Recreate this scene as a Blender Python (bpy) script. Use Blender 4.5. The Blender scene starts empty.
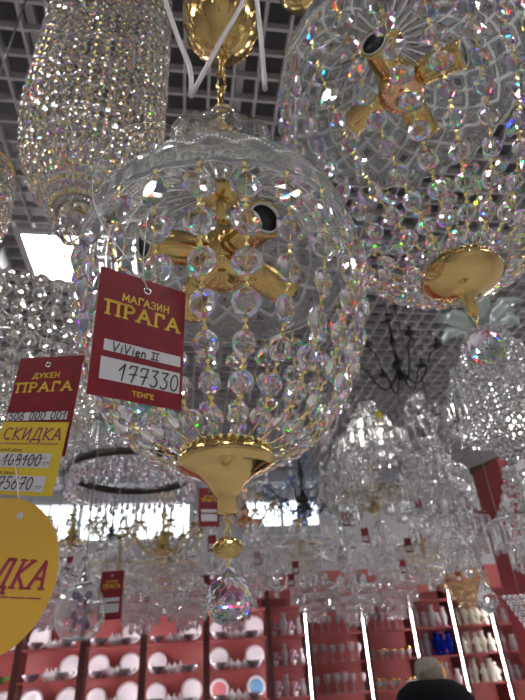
import bpy, math, random
from mathutils import Vector as V, Matrix as M
random.seed(7)
PI = math.pi
SC = bpy.context.scene
COL = SC.collection

# ------------------------------------------------------------------ camera frame (phone, portrait, tilted up)
CAM = V((0, 0, 1.6))
YAW, PITCH, ROLL, FPX = math.radians(9.7), math.radians(31.17), math.radians(3.766), 525.0
_h = V((math.sin(YAW), math.cos(YAW), 0)); _r0 = V((math.cos(YAW), -math.sin(YAW), 0)); _z = V((0, 0, 1))
FWD = _h * math.cos(PITCH) + _z * math.sin(PITCH)
_u0 = -_h * math.sin(PITCH) + _z * math.cos(PITCH)
RIGHT = _r0 * math.cos(ROLL) - _u0 * math.sin(ROLL)
UP = _r0 * math.sin(ROLL) + _u0 * math.cos(ROLL)
def ray(px, py): return FWD + RIGHT * ((px - 262.5) / FPX) + UP * ((350 - py) / FPX)
def at_h(px, py, D):                       # point seen at a pixel, at horizontal distance D
    d = ray(px, py); return CAM + d * (D / math.hypot(d.x, d.y))
def at_y(px, py, Y): d = ray(px, py); return CAM + d * (Y / d.y)
def at_z(px, py, Z): d = ray(px, py); return CAM + d * ((Z - 1.6) / d.z)

# ------------------------------------------------------------------ materials
MATS = {}
def nodes(name):
    m = bpy.data.materials.new(name); m.use_nodes = True
    nt = m.node_tree; nt.nodes.clear(); MATS[name] = m
    return m, nt, nt.nodes.new('ShaderNodeOutputMaterial')
def pbr(name, col, rough=.5, metal=0, noise=0, scale=20, spec=.5, bump=0):
    m, nt, out = nodes(name)
    b = nt.nodes.new('ShaderNodeBsdfPrincipled'); nt.links.new(b.outputs[0], out.inputs[0])
    b.inputs['Base Color'].default_value = (*col, 1); b.inputs['Roughness'].default_value = rough
    b.inputs['Metallic'].default_value = metal; b.inputs['Specular IOR Level'].default_value = spec
    if noise or bump:
        tc = nt.nodes.new('ShaderNodeTexCoord'); n = nt.nodes.new('ShaderNodeTexNoise')
        n.inputs['Scale'].default_value = scale; n.inputs['Detail'].default_value = 3
        nt.links.new(tc.outputs['Object'], n.inputs['Vector'])
        if noise:
            r = nt.nodes.new('ShaderNodeValToRGB')
            r.color_ramp.elements[0].color = (*[c * (1 - noise) for c in col], 1); r.color_ramp.elements[0].position = .3
            r.color_ramp.elements[1].color = (*[min(1, c * (1 + noise)) for c in col], 1); r.color_ramp.elements[1].position = .7
            nt.links.new(n.outputs[0], r.inputs[0]); nt.links.new(r.outputs[0], b.inputs['Base Color'])
        if bump:
            bp = nt.nodes.new('ShaderNodeBump'); bp.inputs['Strength'].default_value = bump; bp.inputs['Distance'].default_value = .002
            nt.links.new(n.outputs[0], bp.inputs['Height']); nt.links.new(bp.outputs[0], b.inputs['Normal'])
    return m
def glow(name, col, s):
    m, nt, out = nodes(name); e = nt.nodes.new('ShaderNodeEmission')
    e.inputs[0].default_value = (*col, 1); e.inputs[1].default_value = s; nt.links.new(e.outputs[0], out.inputs[0]); return m
def glass(name, col=(1, 1, 1), ior=1.5, rough=0, diffuse_share=0, diffuse_col=(.8, .8, .85)):  # in clear crystals the diffuse part paints in averaged sparkle
    m, nt, out = nodes(name); g = nt.nodes.new('ShaderNodeBsdfGlass')
    g.inputs[0].default_value = (*col, 1); g.inputs['IOR'].default_value = ior; g.inputs['Roughness'].default_value = rough
    if diffuse_share:
        mx = nt.nodes.new('ShaderNodeMixShader'); mx.inputs[0].default_value = diffuse_share
        d = nt.nodes.new('ShaderNodeBsdfDiffuse'); d.inputs[0].default_value = (*diffuse_col, 1)
        t = nt.nodes.new('ShaderNodeBsdfTranslucent'); t.inputs[0].default_value = (*diffuse_col, 1)
        m2 = nt.nodes.new('ShaderNodeMixShader'); m2.inputs[0].default_value = .5
        nt.links.new(d.outputs[0], m2.inputs[1]); nt.links.new(t.outputs[0], m2.inputs[2])
        nt.links.new(g.outputs[0], mx.inputs[1]); nt.links.new(m2.outputs[0], mx.inputs[2]); nt.links.new(mx.outputs[0], out.inputs[0])
    else: nt.links.new(g.outputs[0], out.inputs[0])
    return m
def prism_glass(name, spread=.05, ior=1.6, tint=1.0, diffuse_share=.03):    # cut crystal with real dispersion: one refraction per primary
    m, nt, out = nodes(name); prev = None
    for c, k in (((tint, 0, 0), -1), ((0, tint, 0), 0), ((0, 0, tint), 1)):
        g = nt.nodes.new('ShaderNodeBsdfGlass'); g.inputs[0].default_value = (*c, 1); g.inputs['Roughness'].default_value = 0
        g.inputs['IOR'].default_value = ior + k * spread
        if prev is None: prev = g
        else:
            a = nt.nodes.new('ShaderNodeAddShader'); nt.links.new(prev.outputs[0], a.inputs[0]); nt.links.new(g.outputs[0], a.inputs[1]); prev = a
    mx = nt.nodes.new('ShaderNodeMixShader'); mx.inputs[0].default_value = diffuse_share
    d = nt.nodes.new('ShaderNodeBsdfDiffuse'); t = nt.nodes.new('ShaderNodeBsdfTranslucent'); m2 = nt.nodes.new('ShaderNodeMixShader')
    d.inputs[0].default_value = t.inputs[0].default_value = (.9, .88, .93, 1); m2.inputs[0].default_value = .5
    nt.links.new(d.outputs[0], m2.inputs[1]); nt.links.new(t.outputs[0], m2.inputs[2])
    nt.links.new(prev.outputs[0], mx.inputs[1]); nt.links.new(m2.outputs[0], mx.inputs[2]); nt.links.new(mx.outputs[0], out.inputs[0]); return m

crystal_prism = prism_glass('cut_crystal_prismatic')
crystal = glass('cut_crystal', (.985, .98, 1), 1.57, 0, .035, (.9, .88, .93))
crystal_far = glass('crystal_far', (1, 1, 1), 1.55, 0, .10, (.83, .81, .86))  # clear crystal; white diffuse part imitates the grey of many small glints
crystal_blue = glass('crystal_blue', (.75, .85, 1), 1.55, .02, .25, (.5, .56, .68))
crystal_amber = glass('crystal_amber', (1, .95, .85), 1.55, 0, .13, (.75, .66, .46))
crystal_green = glass('crystal_green', (.6, .95, .8), 1.5, .02, .3, (.25, .5, .4))
cut_groove = glass('cut_groove', (1, 1, 1), 1.48, .2, .6, (.92, .93, .95))
bead_glass = glass('bead_glass', (1, 1, 1), 1.52, 0, .08, (.85, .85, .87))
clear = glass('clear_glass', (.98, .99, .99), 1.48, 0, .07, (.8, .82, .85))
gold = pbr('polished_gold', (.66, .47, .19), .13, 1)
gold_link = pbr('gold_link', (.85, .68, .28), .25, 1)
gold_old = pbr('dull_gold', (.5, .36, .15), .3, 1)
copper = pbr('rose_gold', (.85, .5, .33), .12, 1)
chrome = pbr('chrome', (.75, .75, .77), .12, 1)
bronze = pbr('dark_bronze', (.035, .03, .025), .35, .6)
iron = pbr('black_iron', (.012, .012, .014), .4, .3)
socket_dark = pbr('socket_dark', (.01, .01, .01), .5)
socket_white = pbr('socket_white', (.7, .7, .68), .4)
cord_white = pbr('cord_white', (.62, .6, .6), .4)
nylon = pbr('nylon', (.6, .6, .6), .3)
wire_grey = pbr('wire_grey', (.25, .25, .26), .4, .5)
ceil_bar = pbr('ceiling_bar_grey', (.50, .48, .50), .5)
plenum = pbr('plenum_dark', (.10, .10, .105), .8)
wallm = pbr('wall_grey', (.66, .66, .68), .7, 0, .06, 3)
floorm = pbr('floor_tile', (.58, .56, .55), .3, 0, .1, 4)
redm = pbr('cabinet_red', (.46, .105, .10), .5, 0, .1, 6)
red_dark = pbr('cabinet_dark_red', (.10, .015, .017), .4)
pillar_red = pbr('pillar_red', (.33, .030, .034), .35, 0, .08, 3)
rail_brown = pbr('rail_brown', (.09, .045, .025), .35)
shelf_glass = glass('shelf_glass', (.85, .97, .93), 1.45, 0, .15, (.6, .75, .72))
glassware = glass('glassware', (1, 1, 1), 1.5, 0, .38, (.88, .87, .92))
tag_red = pbr('tag_red', (.20, .012, .020), .38, 0, .16, 60, .4)
tag_white = pbr('tag_white', (.58, .58, .61), .6)
tag_yellow = pbr('tag_yellow', (.64, .47, .03), .5)
disc_yellow = pbr('disc_yellow', (.64, .37, .03), .45)
ink_gold = pbr('ink_gold', (.72, .50, .05), .45)
ink_black = pbr('ink_black', (.02, .02, .025), .5)
ink_purple = pbr('ink_purple', (.20, .03, .13), .5)
ink_redpurple = pbr('ink_red', (.33, .02, .06), .5)
china = pbr('white_china', (.82, .82, .85), .15)
china_dark = pbr('pewter', (.20, .20, .22), .25, .4)
pink = pbr('pink_enamel', (.75, .22, .25), .3)
blue = pbr('blue_enamel', (.15, .38, .62), .3)
cobalt = glass('cobalt_glass', (.05, .12, .8), 1.45, 0, .3, (.02, .06, .5))
leafgreen = pbr('green_leaf', (.03, .10, .015), .35)
amber = pbr('amber_glaze', (.65, .28, .05), .2)
cream = pbr('cream_china', (.72, .68, .58), .3)
coat = pbr('black_wool', (.006, .006, .009), .9, bump=.3, scale=300, spec=.1)
fur = pbr('beige_fur', (.25, .215, .18), .95, 0, .2, 150)
skin = pbr('skin', (.55, .33, .25), .5)
hair = pbr('dark_hair', (.03, .02, .015), .6)
led = glow('led_strip', (1, .95, .95), 42)
led_back = glow('led_strip_behind_post', (1, .95, 1), 55)
panel = glow('led_panel', (1, .985, .97), 20)
spot = glow('added_spot_glow', (1, .97, .94), 200)  # strong glow of the added spots, makes the beads sparkle
bulb_on = glow('bulb_lit', (1, .95, .88), 4)

# ------------------------------------------------------------------ mesh builder
class MB:
    def __init__(s): s.v = []; s.f = []; s.mi = []; s.sm = []
    def add(s, vs, fs, mat=0, smooth=False, T=None):
        o = len(s.v)
        s.v += [tuple(T @ V(p)) for p in vs] if T is not None else [tuple(p) for p in vs]
        s.f += [tuple(i + o for i in f) for f in fs]
        s.mi += [mat] * len(fs); s.sm += [smooth] * len(fs); return s
    def box(s, c, d, mat=0, T=None):
        x, y, z = c; a, b, e = d[0] / 2, d[1] / 2, d[2] / 2
        vs = [(x + i * a, y + j * b, z + k * e) for i in (-1, 1) for j in (-1, 1) for k in (-1, 1)]
        return s.add(vs, [(0, 1, 3, 2), (4, 6, 7, 5), (0, 4, 5, 1), (2, 3, 7, 6), (0, 2, 6, 4), (1, 5, 7, 3)], mat, False, T)
    def lathe(s, prof, n=24, mat=0, smooth=True, T=None, lobes=0, amp=0, closed=False, twist=0):
        vs, fs = [], []; k = len(prof)
        for j, (r, z) in enumerate(prof):
            for i in range(n):
                a = 2 * PI * i / n + twist * j * PI / n
                q = r * (1 + amp * math.cos(lobes * a)) if lobes else r
                vs.append((q * math.cos(a), q * math.sin(a), z))
        for j in range(k if closed else k - 1):
            for i in range(n):
                a, b = j * n + i, j * n + (i + 1) % n; c, d = ((j + 1) % k) * n + (i + 1) % n, ((j + 1) % k) * n + i
                fs.append((a, b, c, d))
        if not closed:
            if prof[0][0] > 1e-6: fs.append(tuple(range(n - 1, -1, -1)))
            if prof[-1][0] > 1e-6: fs.append(tuple((k - 1) * n + i for i in range(n)))
        return s.add(vs, fs, mat, smooth, T)
    def tube(s, pts, r, n=8, mat=0, smooth=True, T=None, closed=False):
        pts = [V(p) for p in pts]; k = len(pts); rs = r if isinstance(r, (list, tuple)) else [r] * k
        vs, fs = [], []; ref = None
        for i, p in enumerate(pts):
            if closed: t = pts[(i + 1) % k] - pts[i - 1]
            else: t = pts[min(i + 1, k - 1)] - pts[max(i - 1, 0)]
            t = t.normalized() if t.length > 1e-9 else V((0, 0, 1))
            if ref is None: ref = V((0, 0, 1)) if abs(t.z) < .9 else V((1, 0, 0))
            u = (ref - t * ref.dot(t)); u = u.normalized() if u.length > 1e-6 else t.orthogonal().normalized()
            ref = u; w = t.cross(u)
            for j in range(n):
                a = 2 * PI * j / n; vs.append(p + (u * math.cos(a) + w * math.sin(a)) * rs[i])
        for i in range(k if closed else k - 1):
            i2 = (i + 1) % k
            for j in range(n): fs.append((i * n + j, i * n + (j + 1) % n, i2 * n + (j + 1) % n, i2 * n + j))
        if not closed: fs += [tuple(range(n - 1, -1, -1)), tuple((k - 1) * n + j for j in range(n))]
        return s.add(vs, fs, mat, smooth, T)
    def ribbon(s, pts, w, mat=0, T=None):      # flat ink stroke in the local XZ plane
        for (x0, z0), (x1, z1) in zip(pts, pts[1:]):
            dx, dz = x1 - x0, z1 - z0; L = math.hypot(dx, dz)
            if L < 1e-9: continue
            ex, ez = dx / L * w * .35, dz / L * w * .35; nx, nz = -dz / L * w / 2, dx / L * w / 2
            s.add([(x0 - ex + nx, 0, z0 - ez + nz), (x1 + ex + nx, 0, z1 + ez + nz), (x1 + ex - nx, 0, z1 + ez - nz), (x0 - ex - nx, 0, z0 - ez - nz)], [(0, 1, 2, 3)], mat, False, T)
        return s
    def gem(s, T, mat=0, kind='oct', alt=None, share=.17):
        vs, fs = GEMS[kind]; n0 = len(s.mi); s.add(vs, fs, mat, False, T)
        if alt is not None:
            for i in range(n0, len(s.mi)):
                if random.random() < share: s.mi[i] = alt
        return s
    def build(s, name, mats, parent=None, loc=None):
        me = bpy.data.meshes.new(name); me.from_pydata(s.v, [], s.f)
        for m in (mats if isinstance(mats, (list, tuple)) else [mats]): me.materials.append(m)
        me.polygons.foreach_set('material_index', s.mi); me.polygons.foreach_set('use_smooth', s.sm)
        import bmesh as bm_
        b = bm_.new(); b.from_mesh(me); bm_.ops.recalc_face_normals(b, faces=b.faces); b.to_mesh(me); b.free()
        o = bpy.data.objects.new(name, me); COL.objects.link(o)
        if parent is not None: o.parent = parent
        if loc is not None: o.location = loc
        return o

def rings(rz, n):                          # faceted solid from rings of n points, each ring turned half a step
    vs, fs = [], []; k = len(rz)
    for j, (r, z) in enumerate(rz):
        for i in range(n):
            a = 2 * PI * (i + .5 * (j % 2)) / n; vs.append((r * math.cos(a), r * math.sin(a), z))
    for j in range(k - 1):
        for i in range(n):
            a, b = j * n + i, j * n + (i + 1) % n; c, d = (j + 1) * n + i, (j + 1) * n + (i + 1) % n
            if j % 2 == 0: fs += [(a, b, c), (b, d, c)]
            else: fs += [(a, d, c), (a, b, d)]
    fs += [tuple(range(n - 1, -1, -1)), tuple((k - 1) * n + i for i in range(n))]
    return vs, fs
def axis_y(g): vs, fs = g; return [(x, z, y) for x, y, z in vs], fs    # faces towards +-Y (strand beads face outwards)
GEMS = {
    'oct': axis_y(rings([(.52, -.44), (1, -.07), (1, .07), (.52, .44)], 8)),
    'octlow': axis_y(rings([(.5, -.4), (1, 0), (.5, .4)], 8)),
    'round': rings([(.25, -.97), (.7, -.7), (.95, -.3), (.98, .2), (.74, .68), (.28, .96)], 8),
    'drop': rings([(.02, 1.3), (.2, .95), (.55, .45), (.85, 0), (.8, -.35), (.45, -.75), (.1, -.95)], 8),
    'ball': rings([(.08, 1.22), (.2, 1.05), (.5, .86), (.76, .62), (.93, .33), (1, 0), (.94, -.32), (.8, -.6), (.56, -.83), (.22, -.98)], 14),
    'icicle': rings([(.08, 0), (.5, -.12), (.42, -.75), (.9, -.88), (.03, -1.0)], 5),
    'bow': rings([(.15, 1), (1, .62), (.16, 0), (1, -.62), (.15, -1)], 4),
    'dot': rings([(.5, -.8), (1, 0), (.5, .8)], 5),
}

def prop(o, label=None, cat=None, group=None, kind=None):
    if label: o['label'] = label
    if cat: o['category'] = cat
    if group: o['group'] = group
    if kind: o['kind'] = kind
    return o
def thing(name, label, cat, loc=(0, 0, 0), rz=0, group=None):
    o = bpy.data.objects.new(name, None); COL.objects.link(o); o.empty_display_size = .05
    o.location = loc; o.rotation_euler = (0, 0, rz); return prop(o, label, cat, group)
def copy_tree(o, parent=None):
    c = o.copy(); COL.objects.link(c)
    if parent is not None: c.parent = parent
    for ch in list(o.children): copy_tree(ch, c)
    return c
def Tm(p, rz=0, s=1, rx=0, ry=0):
    S = M.Diagonal((s, s, s, 1)) if not isinstance(s, tuple) else M.Diagonal((*s, 1))
    return M.Translation(V(p)) @ M.Rotation(rz, 4, 'Z') @ M.Rotation(ry, 4, 'Y') @ M.Rotation(rx, 4, 'X') @ S

# ------------------------------------------------------------------ writing: small stroke alphabet (x 0..w, y 0 bottom..1 top)
def arc(cx, cy, rx, ry, a0, a1, n=10): return [(cx + rx * math.cos(math.radians(a0 + (a1 - a0) * i / n)), cy + ry * math.sin(math.radians(a0 + (a1 - a0) * i / n))) for i in range(n + 1)]
GL = {
    'П': (.8, [[(.1, 0), (.1, 1)], [(.7, 0), (.7, 1)], [(0, 1), (.8, 1)]]),
    'Р': (.65, [[(.12, 0), (.12, 1)], [(.12, 1)] + arc(.3, .74, .3, .26, 90, -90) + [(.12, .48)]]),
    'А': (.8, [[(.02, 0), (.38, 1), (.76, 0)], [(.17, .36), (.62, .36)]]),
    'Г': (.62, [[(.12, 0), (.12, 1), (.6, 1), (.6, .8)]]),
    'М': (.9, [[(.08, 0), (.12, 1), (.45, .2), (.78, 1), (.84, 0)]]),
    'З': (.6, [arc(.27, .74, .26, .26, 150, -80), arc(.27, .26, .3, .27, 85, -150)]),
    'И': (.78, [[(.1, 1), (.1, 0), (.66, 1), (.66, 0)]]),
    'Н': (.76, [[(.1, 0), (.1, 1)], [(.66, 0), (.66, 1)], [(.1, .5), (.66, .5)]]),
    'Д': (.85, [[(0, -.2), (0, 0), (.82, 0), (.82, -.2)], [(.14, 0), (.36, 1), (.68, 1), (.68, 0)]]),
    'У': (.7, [[(.03, 1), (.36, .4)], [(.66, 1), (.3, .1), (.1, 0)]]),
    'К': (.72, [[(.1, 0), (.1, 1)], [(.64, 1), (.1, .48), (.68, 0)]]),
    'Е': (.62, [[(.58, 1), (.1, 1), (.1, 0), (.6, 0)], [(.1, .52), (.46, .52)]]),
    'Т': (.7, [[(.35, 0), (.35, 1)], [(0, 1), (.7, 1)]]),
    'О': (.8, [arc(.4, .5, .36, .5, 0, 360, 16)]),
    'С': (.7, [arc(.4, .5, .36, .5, 50, 310, 12)]),
    'Ц': (.8, [[(.1, 1), (.1, 0), (.75, 0), (.75, -.2)], [(.62, 1), (.62, 0)]]),
    'Я': (.65, [[(.55, 0), (.55, 1)], [(.55, 1)] + arc(.3, .74, .26, .26, 90, 270) + [(.55, .48)], [(.3, .48), (.05, 0)]]),
    'В': (.65, [[(.1, 0), (.1, 1)] + arc(.28, .76, .26, .24, 90, -90) + arc(.3, .26, .3, .26, 90, -90) + [(.1, 0)]]),
    'V': (.75, [[(.02, 1), (.3, 0), (.7, 1)]]), 'i': (.3, [[(.15, 0), (.17, .6)], [(.17, .78), (.18, .84)]]),
    'e': (.55, [[(.05, .32), (.48, .36)] + arc(.27, .3, .22, .3, 15, 320)]), 'n': (.55, [[(.05, 0), (.08, .6)], [(.07, .4)] + arc(.28, .38, .18, .22, 160, 10, 6) + [(.47, 0)]]),
    'I': (.3, [[(.15, 0), (.15, 1)]]), '=': (.7, [[(.02, 1), (.68, 1)], [(.02, 0), (.68, 0)], [(.2, 0), (.2, 1)], [(.5, 0), (.5, 1)]]),
    '1': (.5, [[(.02, .55), (.36, 1), (.3, 0)]]), '7': (.62, [[(.05, .8), (.1, .98), (.56, 1), (.3, 0)], [(.08, .45), (.58, .5)]]),
    '3': (.58, [[(.06, .98), (.52, 1), (.24, .6)] + arc(.26, .29, .26, .3, 80, -140)]), '0': (.62, [arc(.3, .5, .26, .5, 80, 440, 14)]),
    '5': (.58, [[(.55, 1), (.16, 1), (.1, .56)] + arc(.26, .3, .26, .3, 110, -140)]), '6': (.58, [[(.46, 1), (.16, .6)] + arc(.28, .28, .24, .28, 150, 510, 12)]),
    '8': (.6, [arc(.3, .76, .2, .24, 0, 360, 12), arc(.3, .27, .25, .27, 0, 360, 12)]),
    ':': (.25, [[(.1, .1), (.12, .14)], [(.1, .6), (.12, .64)]]), ' ': (.45, []), '-': (.5, [[(.02, .4), (.45, .42)]]),
}
def write(mb, text, x0, x1, zbase, h, w, mat, slant=0, serif=0, gap=.16, dy=0, rise=0):
    tot = sum(GL[c][0] + gap for c in text) - gap; k = (x1 - x0) / tot; x = 0
    for c in text:
        wd, st = GL[c]
        for ln in st:
            P = [(x0 + (x + a) * k + slant * b * h, zbase + b * h + rise * (x + a) * k) for a, b in ln]
            mb.ribbon(P, w, mat, M.Translation((0, dy, 0)))
            if serif:
                for (a, b), q in ((ln[0], P[0]), (ln[-1], P[-1])):
                    if b <= .02 or b >= .98:
                        mb.ribbon([(q[0] - serif, q[1]), (q[0] + serif, q[1])], w * .6, mat, M.Translation((0, dy, 0)))
        x += wd + gap
def frame_from(tl, u, v):                  # card frame: local x right, z up, -y towards the reader
    u = V(u).normalized(); w = (-V(v)); w = (w - u * w.dot(u)).normalized(); n = w.cross(u)
    R = M((u, n, w)).transposed().to_4x4(); return M.Translation(V(tl)) @ R

# ------------------------------------------------------------------ the setting
ZC = 3.68
def struct(mb, name, mats): return prop(mb.build(name, mats), kind='structure')
struct(MB().box((0, 1.6, -.05), (10, 9.8, .1)), 'floor', floorm)
struct(MB().box((0, 1.6, ZC + .5), (10, 9.8, .1)), 'ceiling_slab', plenum)
mb = MB()
for i in range(100): mb.box((-4.95 + i * .1 + .02, 1.6, ZC + .02), (.011, 9.6, .04))
for j in range(96): mb.box((0, -3.15 + j * .1, ZC + .0205), (9.9, .011, .0405))
for i in range(12): mb.box((-4.6 + i * .8, 1.6, ZC + .06), (.03, 9.6, .04), 0)
struct(mb, 'ceiling', ceil_bar)
WY = 6.55
struct(MB().box((-5.05, 1.6, 2.05), (.1, 9.8, 4.2)), 'wall_left', wallm)
struct(MB().box((5.05, 1.6, 2.05), (.1, 9.8, 4.2)), 'wall_right', wallm)
struct(MB().box((0, -3.25, 2.05), (10.2, .1, 4.2)), 'wall_front', wallm)
# back wall with a strip of two clerestory windows
W1, W2, WZ0, WZ1 = (-1.85, .12), (.72, 1.72), 2.93, 3.42
mb = MB(); YB = WY + .05
mb.box((0, YB, WZ0 / 2), (10, .1, WZ0)); mb.box(((W2[0] + W2[1]) / 2, YB, WZ0 + .08), (W2[1] - W2[0], .1, .16)); mb.box((0, YB, (WZ1 + 4.15) / 2), (10, .1, 4.15 - WZ1))
for a, b in ((-5, W1[0]), (W1[1], W2[0]), (W2[1], 5)): mb.box(((a + b) / 2, YB, (WZ0 + WZ1) / 2), (b - a, .1, WZ1 - WZ0))
struct(mb, 'wall_back', wallm)
for k, (a, b) in enumerate((W1, W2)):
    mb = MB(); c = (a + b) / 2; zc = (WZ0 + WZ1) / 2
    for z in (WZ0 + .02, WZ1 - .02): mb.box((c, WY, z), (b - a, .1, .04))
    n = 3 if k == 0 else 2
    for i in range(n + 1): mb.box((a + .02 + (b - a - .04) * i / n, WY + .001, zc), (.04, .1, WZ1 - WZ0 - .08))
    w = struct(mb, 'window_%d' % (k + 1), china)
    MB().box((c, WY + .03, zc), (b - a - .04, .006, WZ1 - WZ0 - .04)).build('pane', clear, w)
# white beam under the ceiling grid in front of the windows and a duct on the left
struct(MB().box((-.2, 6.3, 3.6), (9.6, .22, .14)), 'trim_1', pbr('beam_white', (.55, .56, .6), .5))
p = at_z(40, 262, ZC - .09)
struct(MB().box((-3.6, p.y, ZC - .09), (5.2, .12, .12)), 'trim_2', wire_grey)

# ceiling lamps: one LED panel in view; other panels and all spots are added
pc = at_z(66, 257, ZC)
plab = {}
def led_panel(x, y, label, s=.6):
    t = thing('ceiling_panel', label, 'ceiling light', (x, y, ZC - .012), 0, 'square light panels in the ceiling grid')
    mb = MB(); h = s / 2
    for sx, sy, dx, dy in ((0, h, s + .03, .03), (0, -h, s + .03, .03), (h, 0, .03, s - .03), (-h, 0, .03, s - .03)): mb.box((sx, sy, 0), (dx, dy, .024))
    mb.build('frame', ceil_bar, t); MB().box((0, 0, .004), (s - .03, s - .03, .008)).build('diffuser', panel, t)
def added_spot(x, y, label):
    t = thing('added_ceiling_spot', label, 'ceiling light', (x, y, ZC), 0, 'small round added spots in the ceiling grid')
    MB().lathe([(.045, .02), (.05, 0), (.05, -.012), (.04, -.012), (.036, .01)], 20).build('ring', chrome, t)
    MB().lathe([(.034, .008), (.034, -.004), (.02, -.01)], 16).build('lens', spot, t)
led_panel(pc.x, pc.y, 'bright square light panel behind the gold wires under the beaded basket chandelier', .42)

# ------------------------------------------------------------------ near chandeliers with lattice domes
def arclen(P):
    L = [0]
    for a, b in zip(P, P[1:]): L.append(L[-1] + (V(b) - V(a)).length)
    return L
def samp(P, L, d):
    for i in range(len(P) - 1):
        if d <= L[i + 1] or i == len(P) - 2:
            t = (d - L[i]) / max(1e-9, L[i + 1] - L[i]); return V(P[i]).lerp(V(P[i + 1]), t), (V(P[i + 1]) - V(P[i])).normalized()
def strand_spots(prof, s0, s1, link, end_gap=0):
    P = [(r, 0, z) for r, z in prof]; L = arclen(P); tot = L[-1]; d = link * 1.4; out = []
    while True:
        s = s0 + (s1 - s0) * d / tot
        if d + s * 2 > tot - end_gap: break
        p, t = samp(P, L, d + s); out.append((p, t, s)); d += 2 * s + link
    return out, P, L
def strand_mats(t):                        # bead axes: z along strand, y outwards
    zz = -t; yv = V((0, 1, 0)); out = yv.cross(zz)
    return M((yv, out, zz)).transposed().to_4x4()
def make_strands(root, prof, n, s0, s1, link, front, rot0=0, gem='oct', bmat=crystal, linkw=.0042, phase=lambda k: 0):
    spots, P, L = strand_spots(prof, s0, s1, link)
    whole = links = None; bead_me = []
    for k in range(n):
        a = rot0 + 2 * PI * k / n; fr = front(a)
        if fr:
            if links is None:
                mb = MB(); prev = V(P[0])
                for p, t, s in spots:
                    e = p - t * s; c = (prev + e) / 2; T = M.Translation(c) @ strand_mats((e - prev).normalized()) @ M.Diagonal((linkw, linkw * .45, max((e - prev).length / 2 + .0015, .003), 1))
                    mb.gem(T, 0, 'bow'); prev = p + t * s
                mb.tube([V((r, 0, z)) for r, z in prof], .0007, 5); links = mb.build('crystal_strand', gold_link, root).data
                o = root.children[-1]
                b0 = [MB().gem(M.Diagonal((s, s * .85, s, 1)), 0, gem, 1 if bmat is crystal else None).build('crystal_bead', [bmat, crystal_prism] if bmat is crystal else bmat) for p, t, s in spots]
                bead_me = [x.data for x in b0]
                for x in b0: bpy.data.objects.remove(x)
            else:
                o = bpy.data.objects.new('crystal_strand', links); COL.objects.link(o); o.parent = root
            o.rotation_euler = (0, 0, a)
            for (p, t, s), me in zip(spots, bead_me):
                b = bpy.data.objects.new('crystal_bead', me); COL.objects.link(b); b.parent = o
                b.matrix_local = M.Translation(p) @ strand_mats(t) @ M.Rotation(random.uniform(-.35, .35), 4, 'Z')
        else:
            if whole is None:
                mb = MB(); prev = V(P[0])
                for p, t, s in spots:
                    e = p - t * s; c = (prev + e) / 2
                    mb.gem(M.Translation(c) @ strand_mats((e - prev).normalized()) @ M.Diagonal((linkw, linkw * .45, max((e - prev).length / 2 + .0015, .003), 1)), 1, 'bow'); prev = p + t * s
                    mb.gem(M.Translation(p) @ strand_mats(t) @ M.Rotation(random.uniform(-.4, .4), 4, 'Z') @ M.Diagonal((s, s * .85, s, 1)), 0, gem, 2 if bmat is crystal else None, .15 if s > .013 else .05)
                mb.tube([V((r, 0, z)) for r, z in prof], .0006, 4, 1)
                o = mb.build('crystal_strand', [bmat, gold_link, crystal_prism] if bmat is crystal else [bmat, gold_link], root); whole = o.data
            else:
                o = bpy.data.objects.new('crystal_strand', whole); COL.objects.link(o); o.parent = root
            o.rotation_euler = (0, 0, a)

def lattice_dome(R, H, nc, name, root, r_top=.035):     # cut-glass bowl, open side down, rim at z=0
    n, k = nc * 12, 60; vs, fs, cut = [], [], []; th = .0065
    t_end = math.acos(r_top / R)
    for side in (0, 1):
        for j in range(k + 1):
            t = t_end * j / k; s = j / k
            for i in range(n):
                a = 2 * PI * i / n; r, z = (R - side * th) * math.cos(t), (H - side * th) * math.sin(t)
                if not side:
                    if .16 < s < .8:
                        q = min(abs(((i / n * nc + s * 5.5) % 1) - .5), abs(((i / n * nc - s * 5.5) % 1) - .5))
                        g = max(0, 1 - q / .14) * 1.5
                    elif s <= .16: g = .55 * (0.5 + .5 * math.cos(a * nc * 2)) * min(1, (.16 - s) / .04)
                    else: g = .8 * (.5 + .5 * math.cos(a * nc))
                    r -= .0028 * g * math.cos(t) ; z -= .0028 * g * math.sin(t)
                if j == 0: z -= .006 * abs(math.sin(a * nc / 2)) - .002
                vs.append((r * math.cos(a), r * math.sin(a), z))
    K = k + 1
    for j in range(k):
        for i in range(n):
            i2 = (i + 1) % n; s = (j + .5) / k; w_ = (i + .5) / n * nc
            q = min(abs(((w_ + s * 5.5) % 1) - .5), abs(((w_ - s * 5.5) % 1) - .5))
            cut.append(1 if (.16 < s < .8 and q < .075) or (s <= .16 and abs((w_ * 2) % 1 - .5) < .06 and s > .02) or (s >= .8 and abs(w_ % 1 - .5) < .07) else 0); cut.append(0)
            fs.append((j * n + i, j * n + i2, (j + 1) * n + i2, (j + 1) * n + i))
            o = K * n; fs.append((o + j * n + i, o + (j + 1) * n + i, o + (j + 1) * n + i2, o + j * n + i2))
    for i in range(n):
        i2 = (i + 1) % n; o = K * n
        fs.append((i, o + i, o + i2, i2)); fs.append((k * n + i, k * n + i2, o + k * n + i2, o + k * n + i))
    mb = MB().add(vs, fs, 0, True); mb.mi[:len(cut)] = cut
    return mb.build(name, [clear, cut_groove], root)

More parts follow.
